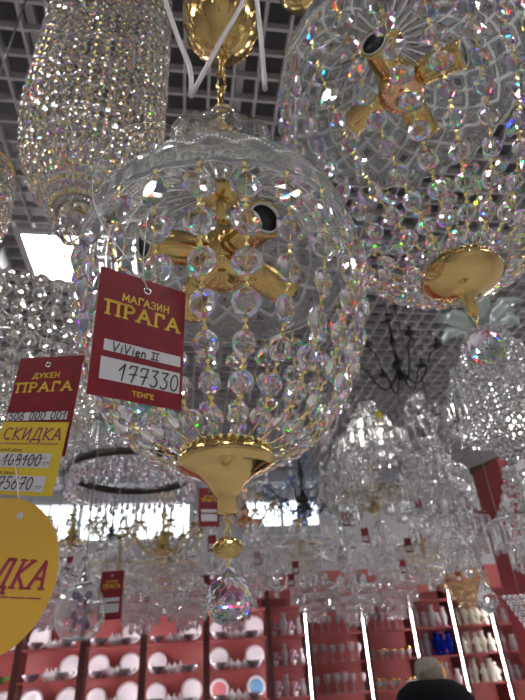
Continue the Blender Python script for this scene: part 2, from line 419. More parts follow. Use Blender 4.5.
def lamp_cluster(root, z, rot=0, hub=copper):
    mb = MB(); mb.lathe([(.008, .05), (.02, .045), (.03, .02), (.03, -.012), (.026, -.022), (.0, -.03)], 32)
    mb.lathe([(.006, .16), (.006, .045)], 12)
    cl = mb.build('lamp_cluster', gold, root, (0, 0, z)); cl.rotation_euler = (0, 0, rot); cl.scale = (1.35, 1.35, 1.2)
    MB().lathe([(0, -.038), (.014, -.037), (.024, -.033), (.030, -.025), (.0285, -.021), (.02, -.02), (0, -.02)], 32).build('cover_disc', hub, cl)
    for i in range(4):
        a = i * PI / 2; T = M.Rotation(a, 4, 'Z') @ M.Translation((.028, 0, 0)) @ M.Rotation(PI / 2 + .3, 4, 'Y')
        mb = MB(); prof = [(.011, 0), (.019, .004), (.019, .012), (.0175, .014)]
        for q in range(7): prof += [(.0195, .016 + q * .0055), (.0175, .0187 + q * .0055)]
        prof += [(.0205, .056), (.0205, .062), (.0172, .062), (.0168, .02), (0, .02)]
        s = mb.lathe(prof, 24, T=T).build('lamp_socket', gold, cl)
        MB().lathe([(.0166, .06), (.0166, .03), (.0, .03), (0, .025), (.0145, .028), (.0145, .0605)], 24, T=T).build('socket_liner', socket_dark, s)
        MB().lathe([(.0168, .0605), (.0168, .063), (.0148, .063), (.0148, .0605)], 24, T=T, closed=True).build('socket_ring', socket_white, s)

def link_chain(mb, p0, p1, L=.03, w=.007, r=.0016, mat=0):
    p0, p1 = V(p0), V(p1); d = p1 - p0; n = max(1, round(d.length / (L * .82))); step = d / n
    R = d.to_track_quat('Z', 'Y').to_matrix().to_4x4()
    for i in range(n):
        c = p0 + step * (i + .5); T = M.Translation(c) @ R @ M.Rotation((i % 2) * PI / 2 + .4, 4, 'Z')
        h = step.length * .6; pts = [(w * math.cos(t), 0, (h - w) * (1 if math.sin(t) >= 0 else -1) + w * math.sin(t)) for t in [2 * PI * q / 12 + .01 for q in range(12)]]
        mb.tube(pts, r, 6, mat, T=T, closed=True)

def gold_cup(root, rc, z, deep):
    mb = MB()
    if deep:   # trumpet
        mb.lathe([(rc * .90, .010), (rc * .93, .012), (rc, .004), (rc * 1.02, -.001), (rc, -.006), (rc * .82, -.010), (rc * .58, -.017), (rc * .38, -.027), (rc * .27, -.038), (rc * .19, -.042), (rc * .19, -.060), (0, -.061)], 48)
    else:      # shallow bowl with raised centre
        mb.lathe([(rc * .92, .012), (rc * .95, .013), (rc * 1.02, .003), (rc * 1.03, -.002), (rc * .97, -.008), (rc * .8, -.017), (rc * .5, -.026), (rc * .26, -.030), (rc * .22, -.036), (rc * .14, -.040), (rc * .14, -.066), (0, -.067)], 48)
    c = mb.build('bottom_cup', gold, root, (0, 0, z))
    mb = MB()
    for i in range(36):
        a = 2 * PI * i / 36; mb.lathe([(.0008, .006), (.0036, .003), (.0036, -.003), (.0008, -.006)], 6, T=Tm((rc * .93 * math.cos(a), rc * .93 * math.sin(a), .011), 0, .62))
    mb.build('cup_gallery', gold_link, c)
    return z + (-.061 if deep else -.067)
def pendant(root, z0, zb, rb, medal=False):
    mb = MB(); link_chain(mb, (0, 0, z0 + .004), (0, 0, zb + rb * 1.22), .013, .0035, .0009); mb.build('pendant_chain', gold_link, root)
    if medal:
        zm = z0 + (zb + rb * 1.2 - z0) * .62
        mb = MB(); T = Tm((0, 0, zm), -.1, (1, 1, 1)) @ M.Rotation(PI / 2, 4, 'X') @ M.Diagonal((1.4, 1, 1, 1))
        mb.lathe([(0, -.0012), (.0105, -.0012), (.0115, 0), (.0105, .0012), (0, .0012)], 32, T=T)
        m = mb.build('medallion', gold, root); mb = MB()
        for off in (-.0045, 0, .0045):       # relief swirls of the maker's script
            mb.tube([(off * 1.3 + .0042 * math.cos(t), -.0018, zm + .0038 * math.sin(t + .6)) for t in [q * PI / 5 for q in range(9)]], .0006, 5)
        mb.build('script_relief', gold_link, m)
    MB().gem(Tm((0, 0, zb), .1, rb), 0, 'ball', 1, .3).build('crystal_ball', [crystal, crystal_prism], root)

def front_toward(root_loc, half):
    d = CAM - V(root_loc); c = math.atan2(d.y, d.x)
    return lambda a: abs((a - c + PI) % (2 * PI) - PI) < half

def quarter(R, rc, h, n=22, bulge=1.0): return [(rc + (R - rc) * math.cos(t) ** bulge, -h * math.sin(t)) for t in [PI / 2 * i / n for i in range(n + 1)]]

# -- the middle chandelier
LM = at_h(222, 272, .59); R_M, H_M = .198, .284
vv = thing('crystal_chandelier', 'round crystal chandelier in the middle with lattice glass dome and trumpet shaped gold bottom cup', 'chandelier', LM)
lattice_dome(R_M, .165, 22, 'glass_dome', vv)
make_strands(vv, quarter(R_M - .002, .054, H_M - .006), 24, .0205, .0102, .012, front_toward(LM, 1.0), .06)
lamp_cluster(vv, .025, -1.15, gold)
zb = gold_cup(vv, .056, -H_M, True)
pendant(vv, -H_M - .061, at_h(226, 600, .59).z - LM.z, .0245, True)
mb = MB(); th = .0045   # fluted glass crown above the dome
out = [(.05, .0), (.082, .012), (.095, .035), (.097, .058), (.088, .082), (.066, .1), (.034, .108)]
mb.lathe(out + [(r - th, z - th * .3) for r, z in reversed(out)], 64, lobes=8, amp=.06, closed=True)
mb.build('glass_crown', glass('crown_glass', (.985, .995, .99), 1.46, 0, .025), vv, (0, 0, .178))
mb = MB(); mb.lathe([(.005, -.02), (.03, -.012), (.034, 0), (.02, .01), (.007, .02), (.006, .15), (0, .152)], 24); mb.build('centre_stem', gold, vv, (0, 0, .160))
ZCAN = at_h(222, 62, .59).z - LM.z + .02
mb = MB(); link_chain(mb, (0, 0, .29), (.010, 0, ZCAN + .04), .06, .008, .0026); mb.build('suspension_chain', gold, vv)
mb = MB(); prof = [(.004, -.006), (.012, -.004), (.026, .006), (.056, .03), (.074, .065), (.082, .11), (.082, .17), (.06, .2), (.01, .215), (0, .216)]
mb.lathe(prof, 48)
cc = mb.build('ceiling_cup', gold, vv, (.010, 0, ZCAN + .03)); mb = MB()
for k in range(12):
    a = 2 * PI * k / 12
    mb.tube([( (.057 + .022 * q) * math.cos(a + .1 * s), (.057 + .022 * q) * math.sin(a + .1 * s), .03 + .045 * q) for q, s in ((.0, -1.6), (.35, -2), (.8, -1), (1, 0), (.8, 1), (.35, 2), (0, 1.6))], .0018, 6)
mb.build('cup_relief', gold, cc)
mb = MB(); mb.tube([(0, 0, ZCAN + .21), (0, 0, ZC + .05 - LM.z)], .003, 8); mb.build('hanging_cable', wire_grey, vv)
def cord(pix, D, r=.0044, mat=cord_white):
    P = [at_h(x, y, d) - LM for (x, y), d in zip(pix, D)]
    Q = []
    for i in range(len(P) - 1):
        p0, p1, p2, p3 = P[max(i - 1, 0)], P[i], P[i + 1], P[min(i + 2, len(P) - 1)]
        for t in [q / 6 for q in range(6)]:
            Q.append(.5 * ((2 * p1) + (p2 - p0) * t + (2 * p0 - 5 * p1 + 4 * p2 - p3) * t * t + (3 * p1 - p0 - 3 * p2 + p3) * t ** 3))
    MB().tube(Q + [P[-1]], r, 8, mat=0).build('power_cord', mat, vv)
cord([(225, -30), (190, -34), (164, -16), (166, 2), (178, 38), (190, 69), (191, 94)], [.58, .55, .52, .50, .50, .50, .50])
cord([(228, -34), (246, -10), (218, 46), (191, 96)], [.56, .51, .50, .50])
cord([(232, -34), (252, -24), (257, 4), (262, 50), (265, 89)], [.58, .53, .51, .51, .51])

# -- the chandelier on the right, nearer the ceiling
LR = at_h(402, 92, .67); R_R, H_R = .232, .445
rr = thing('crystal_chandelier', 'large crystal chandelier at upper right with copper lamp hub and shallow gold bottom bowl', 'chandelier', LR)
lattice_dome(R_R, .17, 24, 'glass_dome', rr)
make_strands(rr, quarter(R_R - .002, .054, H_R - .006, bulge=.95), 25, .0215, .0108, .013, front_toward(LR, .8), .1)
lamp_cluster(rr, .02, -2.36)
gold_cup(rr, .056, -H_R, False)
pendant(rr, -H_R - .067, at_h(475, 350, .67).z - LR.z, .025)
mb = MB(); mb.lathe([(.005, -.02), (.03, -.012), (.034, 0), (.02, .01), (.007, .02), (.006, .11), (0, .112)], 24); mb.build('centre_stem', gold, rr, (0, 0, .17))
mb = MB(); mb.tube([(0, 0, .27), (0, 0, ZC + .05 - LR.z)], .003, 8); mb.build('hanging_cable', wire_grey, rr)
# gold canopy of a further pendant, just cut by the top edge
pk = at_h(300, 2, .75)
t = thing('pendant_canopy', 'small gold ceiling canopy cut by the top edge between the gold cup and right chandelier', 'lamp fitting', pk)
MB().lathe([(.004, -.004), (.012, 0), (.03, .012), (.05, .03), (.055, .05), (.03, .06), (0, .062)], 32).build('canopy', gold, t)
MB().tube([(0, 0, .06), (0, 0, ZC + .05 - pk.z)], .003, 8).build('hanging_cable', wire_grey, t)

# -- basket of bead chains, upper left
def basket(loc, R, Htop, n, s0, label, link=.005, gem='octlow', mat=bead_glass, lw=.003, hub=.03, Hbot=.2, cat='chandelier', name='basket_chandelier', ringm=gold, group=None):
    t = thing(name, label, cat, loc, 0, group)
    prof = [(R * .93, Htop), (R * .99, Htop * .6), (R, Htop * .3)] + [(hub + (R - hub) * math.cos(q), -Hbot * math.sin(q)) for q in [PI / 2 * i / 10 for i in range(11)]]
    make_strands(t, prof, n, s0, s0 * .8, link, lambda a: False, .03, gem, mat, lw)
    mb = MB(); mb.tube([(R * .93 * math.cos(q), R * .93 * math.sin(q), Htop) for q in [2 * PI * i / 40 for i in range(40)]], .005, 8, closed=True)
    for i in range(3):
        a = i * PI / 3; mb.tube([(R * .93 * math.cos(a), R * .93 * math.sin(a), Htop), (-R * .93 * math.cos(a), -R * .93 * math.sin(a), Htop)], .003, 6)
    mb.build('top_ring', ringm, t)
    MB().lathe([(hub * 1.05, -Hbot + .006), (hub * 1.05, -Hbot - .006), (hub * .4, -Hbot - .012), (0, -Hbot - .013)], 20).build('bottom_hub', ringm, t)
    MB().tube([(0, 0, Htop), (0, 0, ZC + .05 - loc[2])], .003, 6).build('hanging_cable', wire_grey, t)
    return t
zbt = at_h(88, 222, .85).z
bk = basket((-.222, .815, zbt + .33), .158, .85, 42, .0125, 'long beaded basket chandelier of gold linked crystal chains at upper left', .007, 'octlow', crystal, .0042, .016, .33)
mb = MB()
for k in range(7):                             # gilt frame wires and prisms under the basket
    a = 2 * PI * k / 7; mb.tube([(.03 * math.cos(a), .03 * math.sin(a), -.335), (.02 * math.cos(a + .5), .02 * math.sin(a + .5), -.41), (.012 * math.cos(a), .012 * math.sin(a), -.47)], .0012, 5)
mb.build('gilt_wires', gold_link, bk)
mb = MB()
for k in range(8):
    a = 2 * PI * k / 8; mb.gem(Tm((.036 * math.cos(a), .036 * math.sin(a), -.365), a + PI / 2, .017), 0, 'oct')
for k in range(14):
    a = 2 * PI * k / 14 * 2.4; q = .006 + .026 * k / 14; mb.gem(Tm((q * math.cos(a), q * math.sin(a), -.342 - .006 * (k % 3)), a, .012, PI / 2), 0, 'oct')
mb.build('crystal_fringe', crystal, bk)
basket((-.535, .94, at_h(5, 262, 1.04).z + .14), .115, .13, 36, .0095, 'beaded crystal basket at the left edge beside the long basket chandelier', .006, 'octlow', crystal, .003, .025, .14)
basket(at_h(28, 337, 1.45), .27, .03, 40, .02, 'wide bowl chandelier of big round clear beads behind the two price tags', .004, 'round', bead_glass, .002, .05, .32, 'chandelier', 'bead_chandelier', chrome)

# ------------------------------------------------------------------ price tags
def fill_rect(mb, u0, u1, v0, v1, w, h, mat, dy): mb.add([(u0 * w, dy, -v0 * h), (u1 * w, dy, -v0 * h), (u1 * w, dy, -v1 * h), (u0 * w, dy, -v1 * h)], [(0, 1, 2, 3)], mat)
def card(mb, w, h, th=.0007, hole=None):
    mb.box((w / 2, th / 2, -h / 2), (w, th, h), 0)
def big_tag(tl, u, v, w, h, label):
    t = thing('price_tag', label, 'price tag', (0, 0, 0)); t.matrix_world = frame_from(tl, u, v)
    mb = MB(); card(mb, w, h); mb.build('card', tag_red, t); return t
def eyelet(t, x, z, r=.0032):
    mb = MB(); mb.tube([(x + r * math.cos(a), -.0004, z + r * math.sin(a)) for a in [2 * PI * i / 16 for i in range(16)]], .0009, 6, closed=True)
    mb.build('eyelet', chrome, t)
def strings(t, loops, r=.0004):
    Ti = t.matrix_world.inverted(); mb = MB()
    for lp in loops:
        P = [Ti @ p for p in lp]; Q = []
        for i in range(len(P) - 1):
            p0, p1, p2, p3 = P[max(i - 1, 0)], P[i], P[i + 1], P[min(i + 2, len(P) - 1)]
            for q in range(8):
                s = q / 8; Q.append(.5 * ((2 * p1) + (p2 - p0) * s + (2 * p0 - 5 * p1 + 4 * p2 - p3) * s * s + (3 * p1 - p0 - 3 * p2 + p3) * s ** 3))
        mb.tube(Q + [P[-1]], r, 6)
    mb.build('string', nylon, t)
w, h = .088, .1245
t = big_tag((-.0789, .3868, 1.9244), (.8784, .4757, .0473), (-.0113, .1196, -.9928), w, h, 'red price tag with handwritten name and 177330 hanging on the middle chandelier')
mb = MB(); e = -.0004
write(mb, 'МАГАЗИН', .26 * w, .80 * w, -.235 * h, .058 * h, .0014, 0, dy=e)
write(mb, 'ПРАГА', .10 * w, .93 * w, -.375 * h, .108 * h, .0027, 0, serif=.0022, dy=e, gap=.22); mb.build('shop_name', ink_gold, t)
mb = MB(); fill_rect(mb, .115, .965, .575, .660, w, h, 0, e); mb.build('name_field', tag_white, t)
mb = MB(); fill_rect(mb, .10, .965, .71, .875, w, h, 0, e); mb.build('price_field', tag_white, t)
mb = MB(); write(mb, 'ViVien', .20 * w, .56 * w, -.655 * h, .066 * h, .0012, 0, slant=.1, dy=e * 2); write(mb, '=', .62 * w, .71 * w, -.65 * h, .055 * h, .0011, 0, slant=.1, dy=e * 2)
write(mb, '177330', .28 * w, .94 * w, -.862 * h, .125 * h, .0014, 0, slant=.1, dy=e * 2); mb.build('handwriting', ink_black, t)
mb = MB(); write(mb, 'ТЕНГЕ', .45 * w, .68 * w, -.955 * h, .032 * h, .0009, 0, dy=e); mb.build('currency_word', ink_gold, t)
eyelet(t, .53 * w, -.095 * h)
hole = t.matrix_world @ V((.53 * w, -.001, -.09 * h)); top = LM + V((-.13, -.13, .03))
strings(t, [[hole, at_h(140, 275, .37), at_h(98, 215, .39), at_h(96, 170, .42), at_h(125, 128, .45), at_h(165, 124, .47), at_h(190, 140, .48)], [hole, at_h(143, 270, .37), at_h(146, 230, .41), at_h(150, 190, .44), at_h(153, 172, .46)]])

t = big_tag((-.2046, .6011, 1.9484), (.9386, -.3266, -.1111), (-.0759, .1187, -.99), w, h, 'red price tag with a yellow discount card stuck over its lower half, at left')
mb = MB()
write(mb, 'ДУКЕН', .27 * w, .68 * w, -.225 * h, .050 * h, .0014, 0, dy=e); write(mb, 'ПРАГА', .06 * w, .90 * w, -.365 * h, .09 * h, .0026, 0, serif=.002, dy=e, gap=.22)
mb.build('shop_name', ink_gold, t)
mb = MB(); fill_rect(mb, .02, .92, .575, .655, w, h, 0, e); mb.build('name_field', tag_white, t)
mb = MB(); write(mb, '506 000 001', .05 * w, .90 * w, -.650 * h, .075 * h, .0013, 0, slant=.12, dy=e * 2); mb.build('handwriting', ink_black, t)
eyelet(t, .47 * w, -.085 * h)
ph = .086 / .088
yc = bpy.data.objects.new('discount_card', None); COL.objects.link(yc); yc.parent = t
yc.matrix_local = M.Translation((-.001, -.0016, -.0828)) @ M.Rotation(.035, 4, 'Y')
W2_, H2_ = .087, .0835
mb = MB(); card(mb, W2_, H2_, .0005); mb.build('yellow_paper', tag_yellow, yc)
mb = MB(); write(mb, 'СКИДКА', .07 * W2_, .93 * W2_, -.25 * H2_, .16 * H2_, .0017, 0, serif=.0016, slant=.12, dy=e, gap=.2)
for k in range(16): mb.ribbon([(.03 * W2_ + k * .0049, -.315 * H2_), (.03 * W2_ + k * .0049 + .0032, -.30 * H2_)], .0012, 0, M.Translation((0, e, 0)))
mb.build('discount_word', ink_purple, yc)
mb = MB(); fill_rect(mb, .0, .86, .44, .635, W2_, H2_, 0, e); fill_rect(mb, .0, .86, .745, .95, W2_, H2_, 0, e); mb.build('price_field', tag_white, yc)
mb = MB(); write(mb, '108100', .16 * W2_, .72 * W2_, -.61 * H2_, .15 * H2_, .0014, 0, slant=.12, dy=e * 2); write(mb, 'Т', .76 * W2_, .80 * W2_, -.60 * H2_, .04 * H2_, .0007, 0, dy=e * 2); write(mb, 'Г', .81 * W2_, .85 * W2_, -.60 * H2_, .04 * H2_, .0007, 0, dy=e * 2)
mb.ribbon([(.02 * W2_, -.585 * H2_), (.12 * W2_, -.56 * H2_), (.80 * W2_, -.50 * H2_)], .0006, 0, M.Translation((0, e * 2, 0)))
write(mb, '75670', .18 * W2_, .68 * W2_, -.925 * H2_, .16 * H2_, .0014, 0, slant=.12, dy=e * 2); write(mb, 'Т', .74 * W2_, .78 * W2_, -.92 * H2_, .04 * H2_, .0007, 0, dy=e * 2); write(mb, 'Г', .79 * W2_, .83 * W2_, -.92 * H2_, .04 * H2_, .0007, 0, dy=e * 2)
write(mb, 'СТАРАЯ ЦЕНА:', .02 * W2_, .42 * W2_, -.415 * H2_, .03 * H2_, .0005, 0, dy=e * 2); write(mb, 'НОВАЯ ЦЕНА:', .02 * W2_, .40 * W2_, -.725 * H2_, .03 * H2_, .0005, 0, dy=e * 2)
mb.build('handwriting', ink_black, yc)
hole = t.matrix_world @ V((.47 * w, -.001, -.08 * h))
strings(t, [[hole, at_h(52, 330, .66), at_h(58, 290, .72), at_h(66, 255, .77), at_h(75, 238, .8)], [hole, at_h(46, 345, .64), at_h(53, 310, .68), at_h(62, 288, .74), at_h(40, 270, .76), at_h(44, 240, .8), at_h(62, 228, .82)]])

# yellow oval discount card, lower left
c = at_h(-5, 573, .5); dpt = (c - CAM).dot(FWD); k = dpt / FPX
t = thing('discount_tag', 'yellow oval discount card with a purple word cut by the left edge', 'price tag'); 
n = (CAM - c).normalized(); n = (n + V((0, 0, .25))).normalized(); u = (RIGHT - n * RIGHT.dot(n)).normalized(); wv = n.cross(u)
t.matrix_world = M.Translation(c) @ M((u, -n, wv)).transposed().to_4x4()
a_, b_ = 59 * k, 78 * k; mb = MB(); N = 64; hx, hz, hr = 7 * k, 60 * k, 3.2 * k
T = M.Rotation(PI / 2, 4, 'X')
op, hp = [(a_ * math.cos(2 * PI * i / N), b_ * math.sin(2 * PI * i / N)) for i in range(N)], [(hx + hr * math.cos(2 * PI * i / N), hz + hr * 1.3 * math.sin(2 * PI * i / N)) for i in range(N)]
vs = [(x, y, z) for y in (0, .0008) for P in (op, hp) for x, z in P]; fs = []
for i in range(N):
    j = (i + 1) % N
    fs += [(i, j, N + j, N + i), (2 * N + i, 3 * N + i, 3 * N + j, 2 * N + j), (i, 2 * N + i, 2 * N + j, j), (N + i, N + j, 3 * N + j, 3 * N + i)]
mb.add(vs, fs, 0, False); mb.build('card', disc_yellow, t)
mb = MB(); write(mb, 'СКИДКА', -52 * k, 47 * k, -16 * k, 27 * k, 3.4 * k, 0, serif=2.6 * k, slant=.2, dy=-.0004, gap=.24, rise=.06); mb.build('discount_word', ink_redpurple, t)
mb = MB()
for a0, a1 in ((-50, -36), (-34, -18), (-16, 1), (3, 18), (20, 33), (35, 48)): mb.ribbon([(a0 * k, (-22 + a0 * .06) * k), (a1 * k, (-22 + a1 * .06) * k)], 1.3 * k, 0, M.Translation((0, -.0004, 0)))
mb.build('underline', ink_redpurple, t)
strings(t, [[t.matrix_world @ V((hx, 0, hz)), at_h(17, 480, .56), at_h(12, 420, .75), at_h(14, 350, 1.1)]])

# smaller tags further in
def tag_mesh(small):
    mb = MB(); w, h = .085, .155
    mb.box((0, 0, -h / 2), (w, .001, h), 0); e = -.0008
    if not small:
        write(mb, 'ПРАГА', -.36 * w, .36 * w, -.36 * h, .085 * h, .0026, 2, serif=.002, dy=e, gap=.22); write(mb, 'МАГАЗИН', -.24 * w, .24 * w, -.24 * h, .04 * h, .0014, 2, dy=e)
        mb.tube([(.004 * math.cos(a), e, -.1 * h + .004 * math.sin(a)) for a in [2 * PI * i / 12 for i in range(12)]], .0013, 5, 3, closed=True)
    mb.add([(x * w, e, z * h) for x, z in ((-.38, -.56), (.38, -.56), (.38, -.64), (-.38, -.64))], [(0, 1, 2, 3)], 1)
    mb.add([(x * w, e, z * h) for x, z in ((-.38, -.68), (.38, -.68), (.38, -.86), (-.38, -.86))], [(0, 1, 2, 3)], 1)
    return mb
def small_tag(px, py, Y, label, s=1, rz=0, small=True, mat=None, string=.15):
    p = at_y(px, py, Y); t = thing('price_tag', label, 'price tag', p, rz, 'small red price tags hanging among the far chandeliers' if small else None)
    tag_mesh(small).build('card', [mat or tag_red, tag_white, ink_gold, chrome], t); t.scale = (s, s, s)
    MB().tube([(0, 0, -.008), (.004, 0, string * .5), (0, 0, string)], .0008 if small else .0006, 5).build('string', nylon, t)
    return t
small_tag(113, 571, 1.95, 'red price tag with two white fields above the left plate shelves', .95, -.30, False, None, .3)
small_tag(209, 488, 2.25, 'red price tag partly hidden behind the gold neck of the middle chandelier', 1.05, .1, False, None, .25)

# ------------------------------------------------------------------ chandeliers in the middle of the shop
# dark ring with crystal drops
def ring_pts(R, z, n=48): return [(R * math.cos(2 * PI * i / n), R * math.sin(2 * PI * i / n), z) for i in range(n)]
LG = at_h(133, 473, 2.45)
t = thing('ring_chandelier', 'dark bronze ring chandelier fringed with crystal drops, left of the gold bottom cup', 'chandelier', LG)
RG = .285
MB().lathe([(RG, .016), (RG + .008, .016), (RG + .008, -.016), (RG, -.016)], 72, closed=True).build('ring', bronze, t)
mb = MB()
for i in range(66):
    a = 2 * PI * i / 66; mb.gem(Tm((RG * math.cos(a), RG * math.sin(a), -.017), a, (.010, .010, .05 + .02 * (i % 2))), 0, 'icicle'); mb.gem(Tm((RG * math.cos(a), RG * math.sin(a), -.082 - .02 * (i % 2)), a, (.0125, .0125, .02)), 0, 'drop')
mb.build('crystal_fringe', crystal, t); mb = MB()
for i in range(32):
    a = 2 * PI * i / 32
    for q in range(12):
        s = q / 11; r = RG * (1 - s) ** .75 * .98 + .015
        if q == 0: mb.tube([((RG * (1 - z / 11) ** .75 * .98 + .015) * math.cos(a), (RG * (1 - z / 11) ** .75 * .98 + .015) * math.sin(a), .012 + .24 * (z / 11) ** 1.3) for z in range(12)], .0007, 4)
        mb.gem(Tm((r * math.cos(a), r * math.sin(a), .012 + .24 * s ** 1.3), a + PI / 2, .0135), 0, 'octlow')
mb.build('crystal_garland', crystal, t)
mb = MB()
for i in range(4): a = i * PI / 2; mb.tube([(RG * math.cos(a), RG * math.sin(a), .01), (0, 0, .3)], .0015, 5)
mb.tube([(0, 0, .3), (0, 0, ZC + .05 - LG.z)], .003, 6); mb.build('hanging_cable', wire_grey, t)

def arm_curve(R, drop, rise, n=16):
    return [(R * (s * .9 + .1 * s * s), 0, -drop * math.sin(PI * min(1, s * 1.25)) + rise * s ** 3) for s in [i / n for i in range(n + 1)]]
def arm_chandelier(name, label, loc, R, metal, cryst, n=8, crystals=True, lit=False, rz=0, group=None, two=False):
    t = thing(name, label, 'chandelier', loc, rz, group); k = R / .3
    MB().lathe([(0, -.13 * k), (.02 * k, -.11 * k), (.035 * k, -.07 * k), (.02 * k, -.04 * k), (.045 * k, -.01 * k), (.045 * k, .02 * k), (.015 * k, .05 * k), (.012 * k, .16 * k), (.03 * k, .2 * k), (.012 * k, .24 * k), (.008 * k, .38 * k), (.03 * k, .40 * k), (0, .42 * k)], 16).build('stem', metal, t)
    MB().tube([(0, 0, .4 * k), (0, 0, ZC + .05 - loc[2])], .004, 6).build('hanging_cable', wire_grey if metal is not iron else iron, t)
    C = arm_curve(R, (.17 if metal is iron else .1) * k, .07 * k); tip = V(C[-1]); am = None
    for i in range(n):
        a = 2 * PI * i / n
        if am is None:
            am = MB().tube(C, [.008 * k] * 4 + [.0065 * k] * 13, 8).build('arm', metal, t)
            mb = MB().lathe([(.008 * k, 0), (.03 * k, .006 * k), (.042 * k, .018 * k), (.039 * k, .02 * k), (.01 * k, .01 * k)], 16, T=Tm(tip)); mb.build('drip_pan', cryst if crystals else metal, am)
            MB().lathe([(.011 * k, .01 * k), (.011 * k, .075 * k), (0, .078 * k)], 10, T=Tm(tip)).build('candle', china if crystals else metal, am)
            MB().lathe([(.004 * k, .075 * k), (.013 * k, .095 * k), (.011 * k, .115 * k), (.003 * k, .142 * k), (0, .145 * k)], 10, T=Tm(tip)).build('bulb', bulb_on if lit else clear, am)
            if crystals:
                mb = MB()
                for q in range(6):
                    b = 2 * PI * q / 6; mb.gem(Tm(tip + V((.038 * k * math.cos(b), .038 * k * math.sin(b), -.028 * k)), b, (.010 * k, .010 * k, .022 * k)), 0, 'drop')
                mb.build('drip_fringe', cryst, am); mu, ms = MB(), MB()
                fu = lambda s: V((tip.x * (1 - s) * .97 + .02 * k, 0, tip.z + (.36 * k - tip.z) * s - .12 * k * math.sin(PI * s)))
                fsd = lambda s: V((tip.x * .98 * math.cos(s * 2 * PI / n), tip.x * .98 * math.sin(s * 2 * PI / n), tip.z - .08 * k * math.sin(PI * s)))
                mu.tube([fu(q / 12) for q in range(13)], .0008 * k, 4); ms.tube([fsd(q / 12) for q in range(13)], .0008 * k, 4)
                for q in range(11):
                    s = (q + .5) / 11; mu.gem(Tm(fu(s), PI / 2, .011 * k), 0, 'octlow'); ms.gem(Tm(fsd(s), s * 2 * PI / n + PI / 2, .010 * k), 0, 'octlow')
                ms.gem(Tm((tip.x * .98 * math.cos(PI / n), tip.x * .98 * math.sin(PI / n), tip.z - .115 * k), 0, (.013 * k, .013 * k, .03 * k)), 0, 'drop')
                mu.build('crystal_garland', cryst, am); ms.build('crystal_swag', cryst, am)
        else: copy_tree(am, t).rotation_euler = (0, 0, a)
    if crystals:
        mb = MB(); mc = MB()
        for i in range(14):
            a = 2 * PI * i / 14; mb.gem(Tm((.05 * k * math.cos(a), .05 * k * math.sin(a), -.04 * k), a, (.016 * k, .016 * k, .09 * k)), 0, 'icicle'); mc.gem(Tm((.06 * k * math.cos(a), .06 * k * math.sin(a), .36 * k), a, (.012 * k, .012 * k, .04 * k)), 0, 'drop')
        mb.build('centre_fringe', cryst, t); mc.build('crown_fringe', cryst, t); MB().gem(Tm((0, 0, -.165 * k), 0, .03 * k), 0, 'ball').build('bottom_ball', cryst, t)
    return t
arm_chandelier('iron_chandelier', 'black iron chandelier with bare curved arms under the ceiling grid, right of centre', at_h(398, 366, 2.62), .225, iron, crystal_far, 6, False, rz=.5)

def tier_chandelier(label, loc, R, cryst, metal, tiers=3, fl=.13, rz=0, group=None, lit=False, dense=1.15):
    t = thing('tiered_chandelier', label, 'chandelier', loc, rz, group)
    MB().tube([(0, 0, .25), (0, 0, ZC + .05 - loc[2])], .004, 6).build('hanging_cable', wire_grey, t)
    mb = MB(); mb.lathe([(0, .27), (.05, .26), (.06, .24), (.02, .22), (.015, -.05), (0, -.06)], 14); mb.build('stem', metal, t)
    for k in range(tiers):
        r = R * (1 - k / tiers * .9) ; z = -.085 * k
        mb = MB(); mb.tube(ring_pts(r, z, 36), .006, 6, closed=True)
        for q in range(3): a = q * PI / 3; mb.tube([(r * math.cos(a), r * math.sin(a), z), (-r * math.cos(a), -r * math.sin(a), z)], .003, 5)
        rg = mb.build('ring', metal, t); n = max(8, int(2 * PI * r / .034 * dense)); mb = MB()
        for i in range(n):
            a = 2 * PI * (i + random.uniform(-.2, .2)) / n; mb.gem(Tm((r * math.cos(a), r * math.sin(a), z + .004), a, (.0145, .0145, fl * random.uniform(.85, 1.12))), 0, 'icicle')
        mb.build('crystal_fringe', cryst, rg)
    n = 16; mb = MB()
    for i in range(n):
        a = 2 * PI * i / n; mb.tube([((R * (1 - z) + .05 * z) * math.cos(a), (R * (1 - z) + .05 * z) * math.sin(a), .24 * z - .06 * math.sin(PI * z)) for z in [.06 * y for y in range(17)]], .0008, 4)
        for q in range(8):
            s = (q + .5) / 8; r = R * (1 - s) + .05 * s; mb.gem(Tm((r * math.cos(a), r * math.sin(a), .24 * s - .06 * math.sin(PI * s)), a + PI / 2, .015), 0, 'octlow')
    mb.build('crystal_garland', cryst, t)
    mb = MB()
    for i in range(6):
        a = 2 * PI * i / 6; p = V((R * .55 * math.cos(a), R * .55 * math.sin(a), .03))
        MB().lathe([(.012, -.02), (.012, .03), (.017, .05), (.012, .075), (0, .085)], 8, T=Tm(p)).build('lamp_bulb', bulb_on if lit else china, t)
    mb = MB(); mb.gem(Tm((0, 0, -.085 * tiers - .06), 0, .03), 0, 'ball'); mb.build('bottom_ball', cryst, t)
    return t

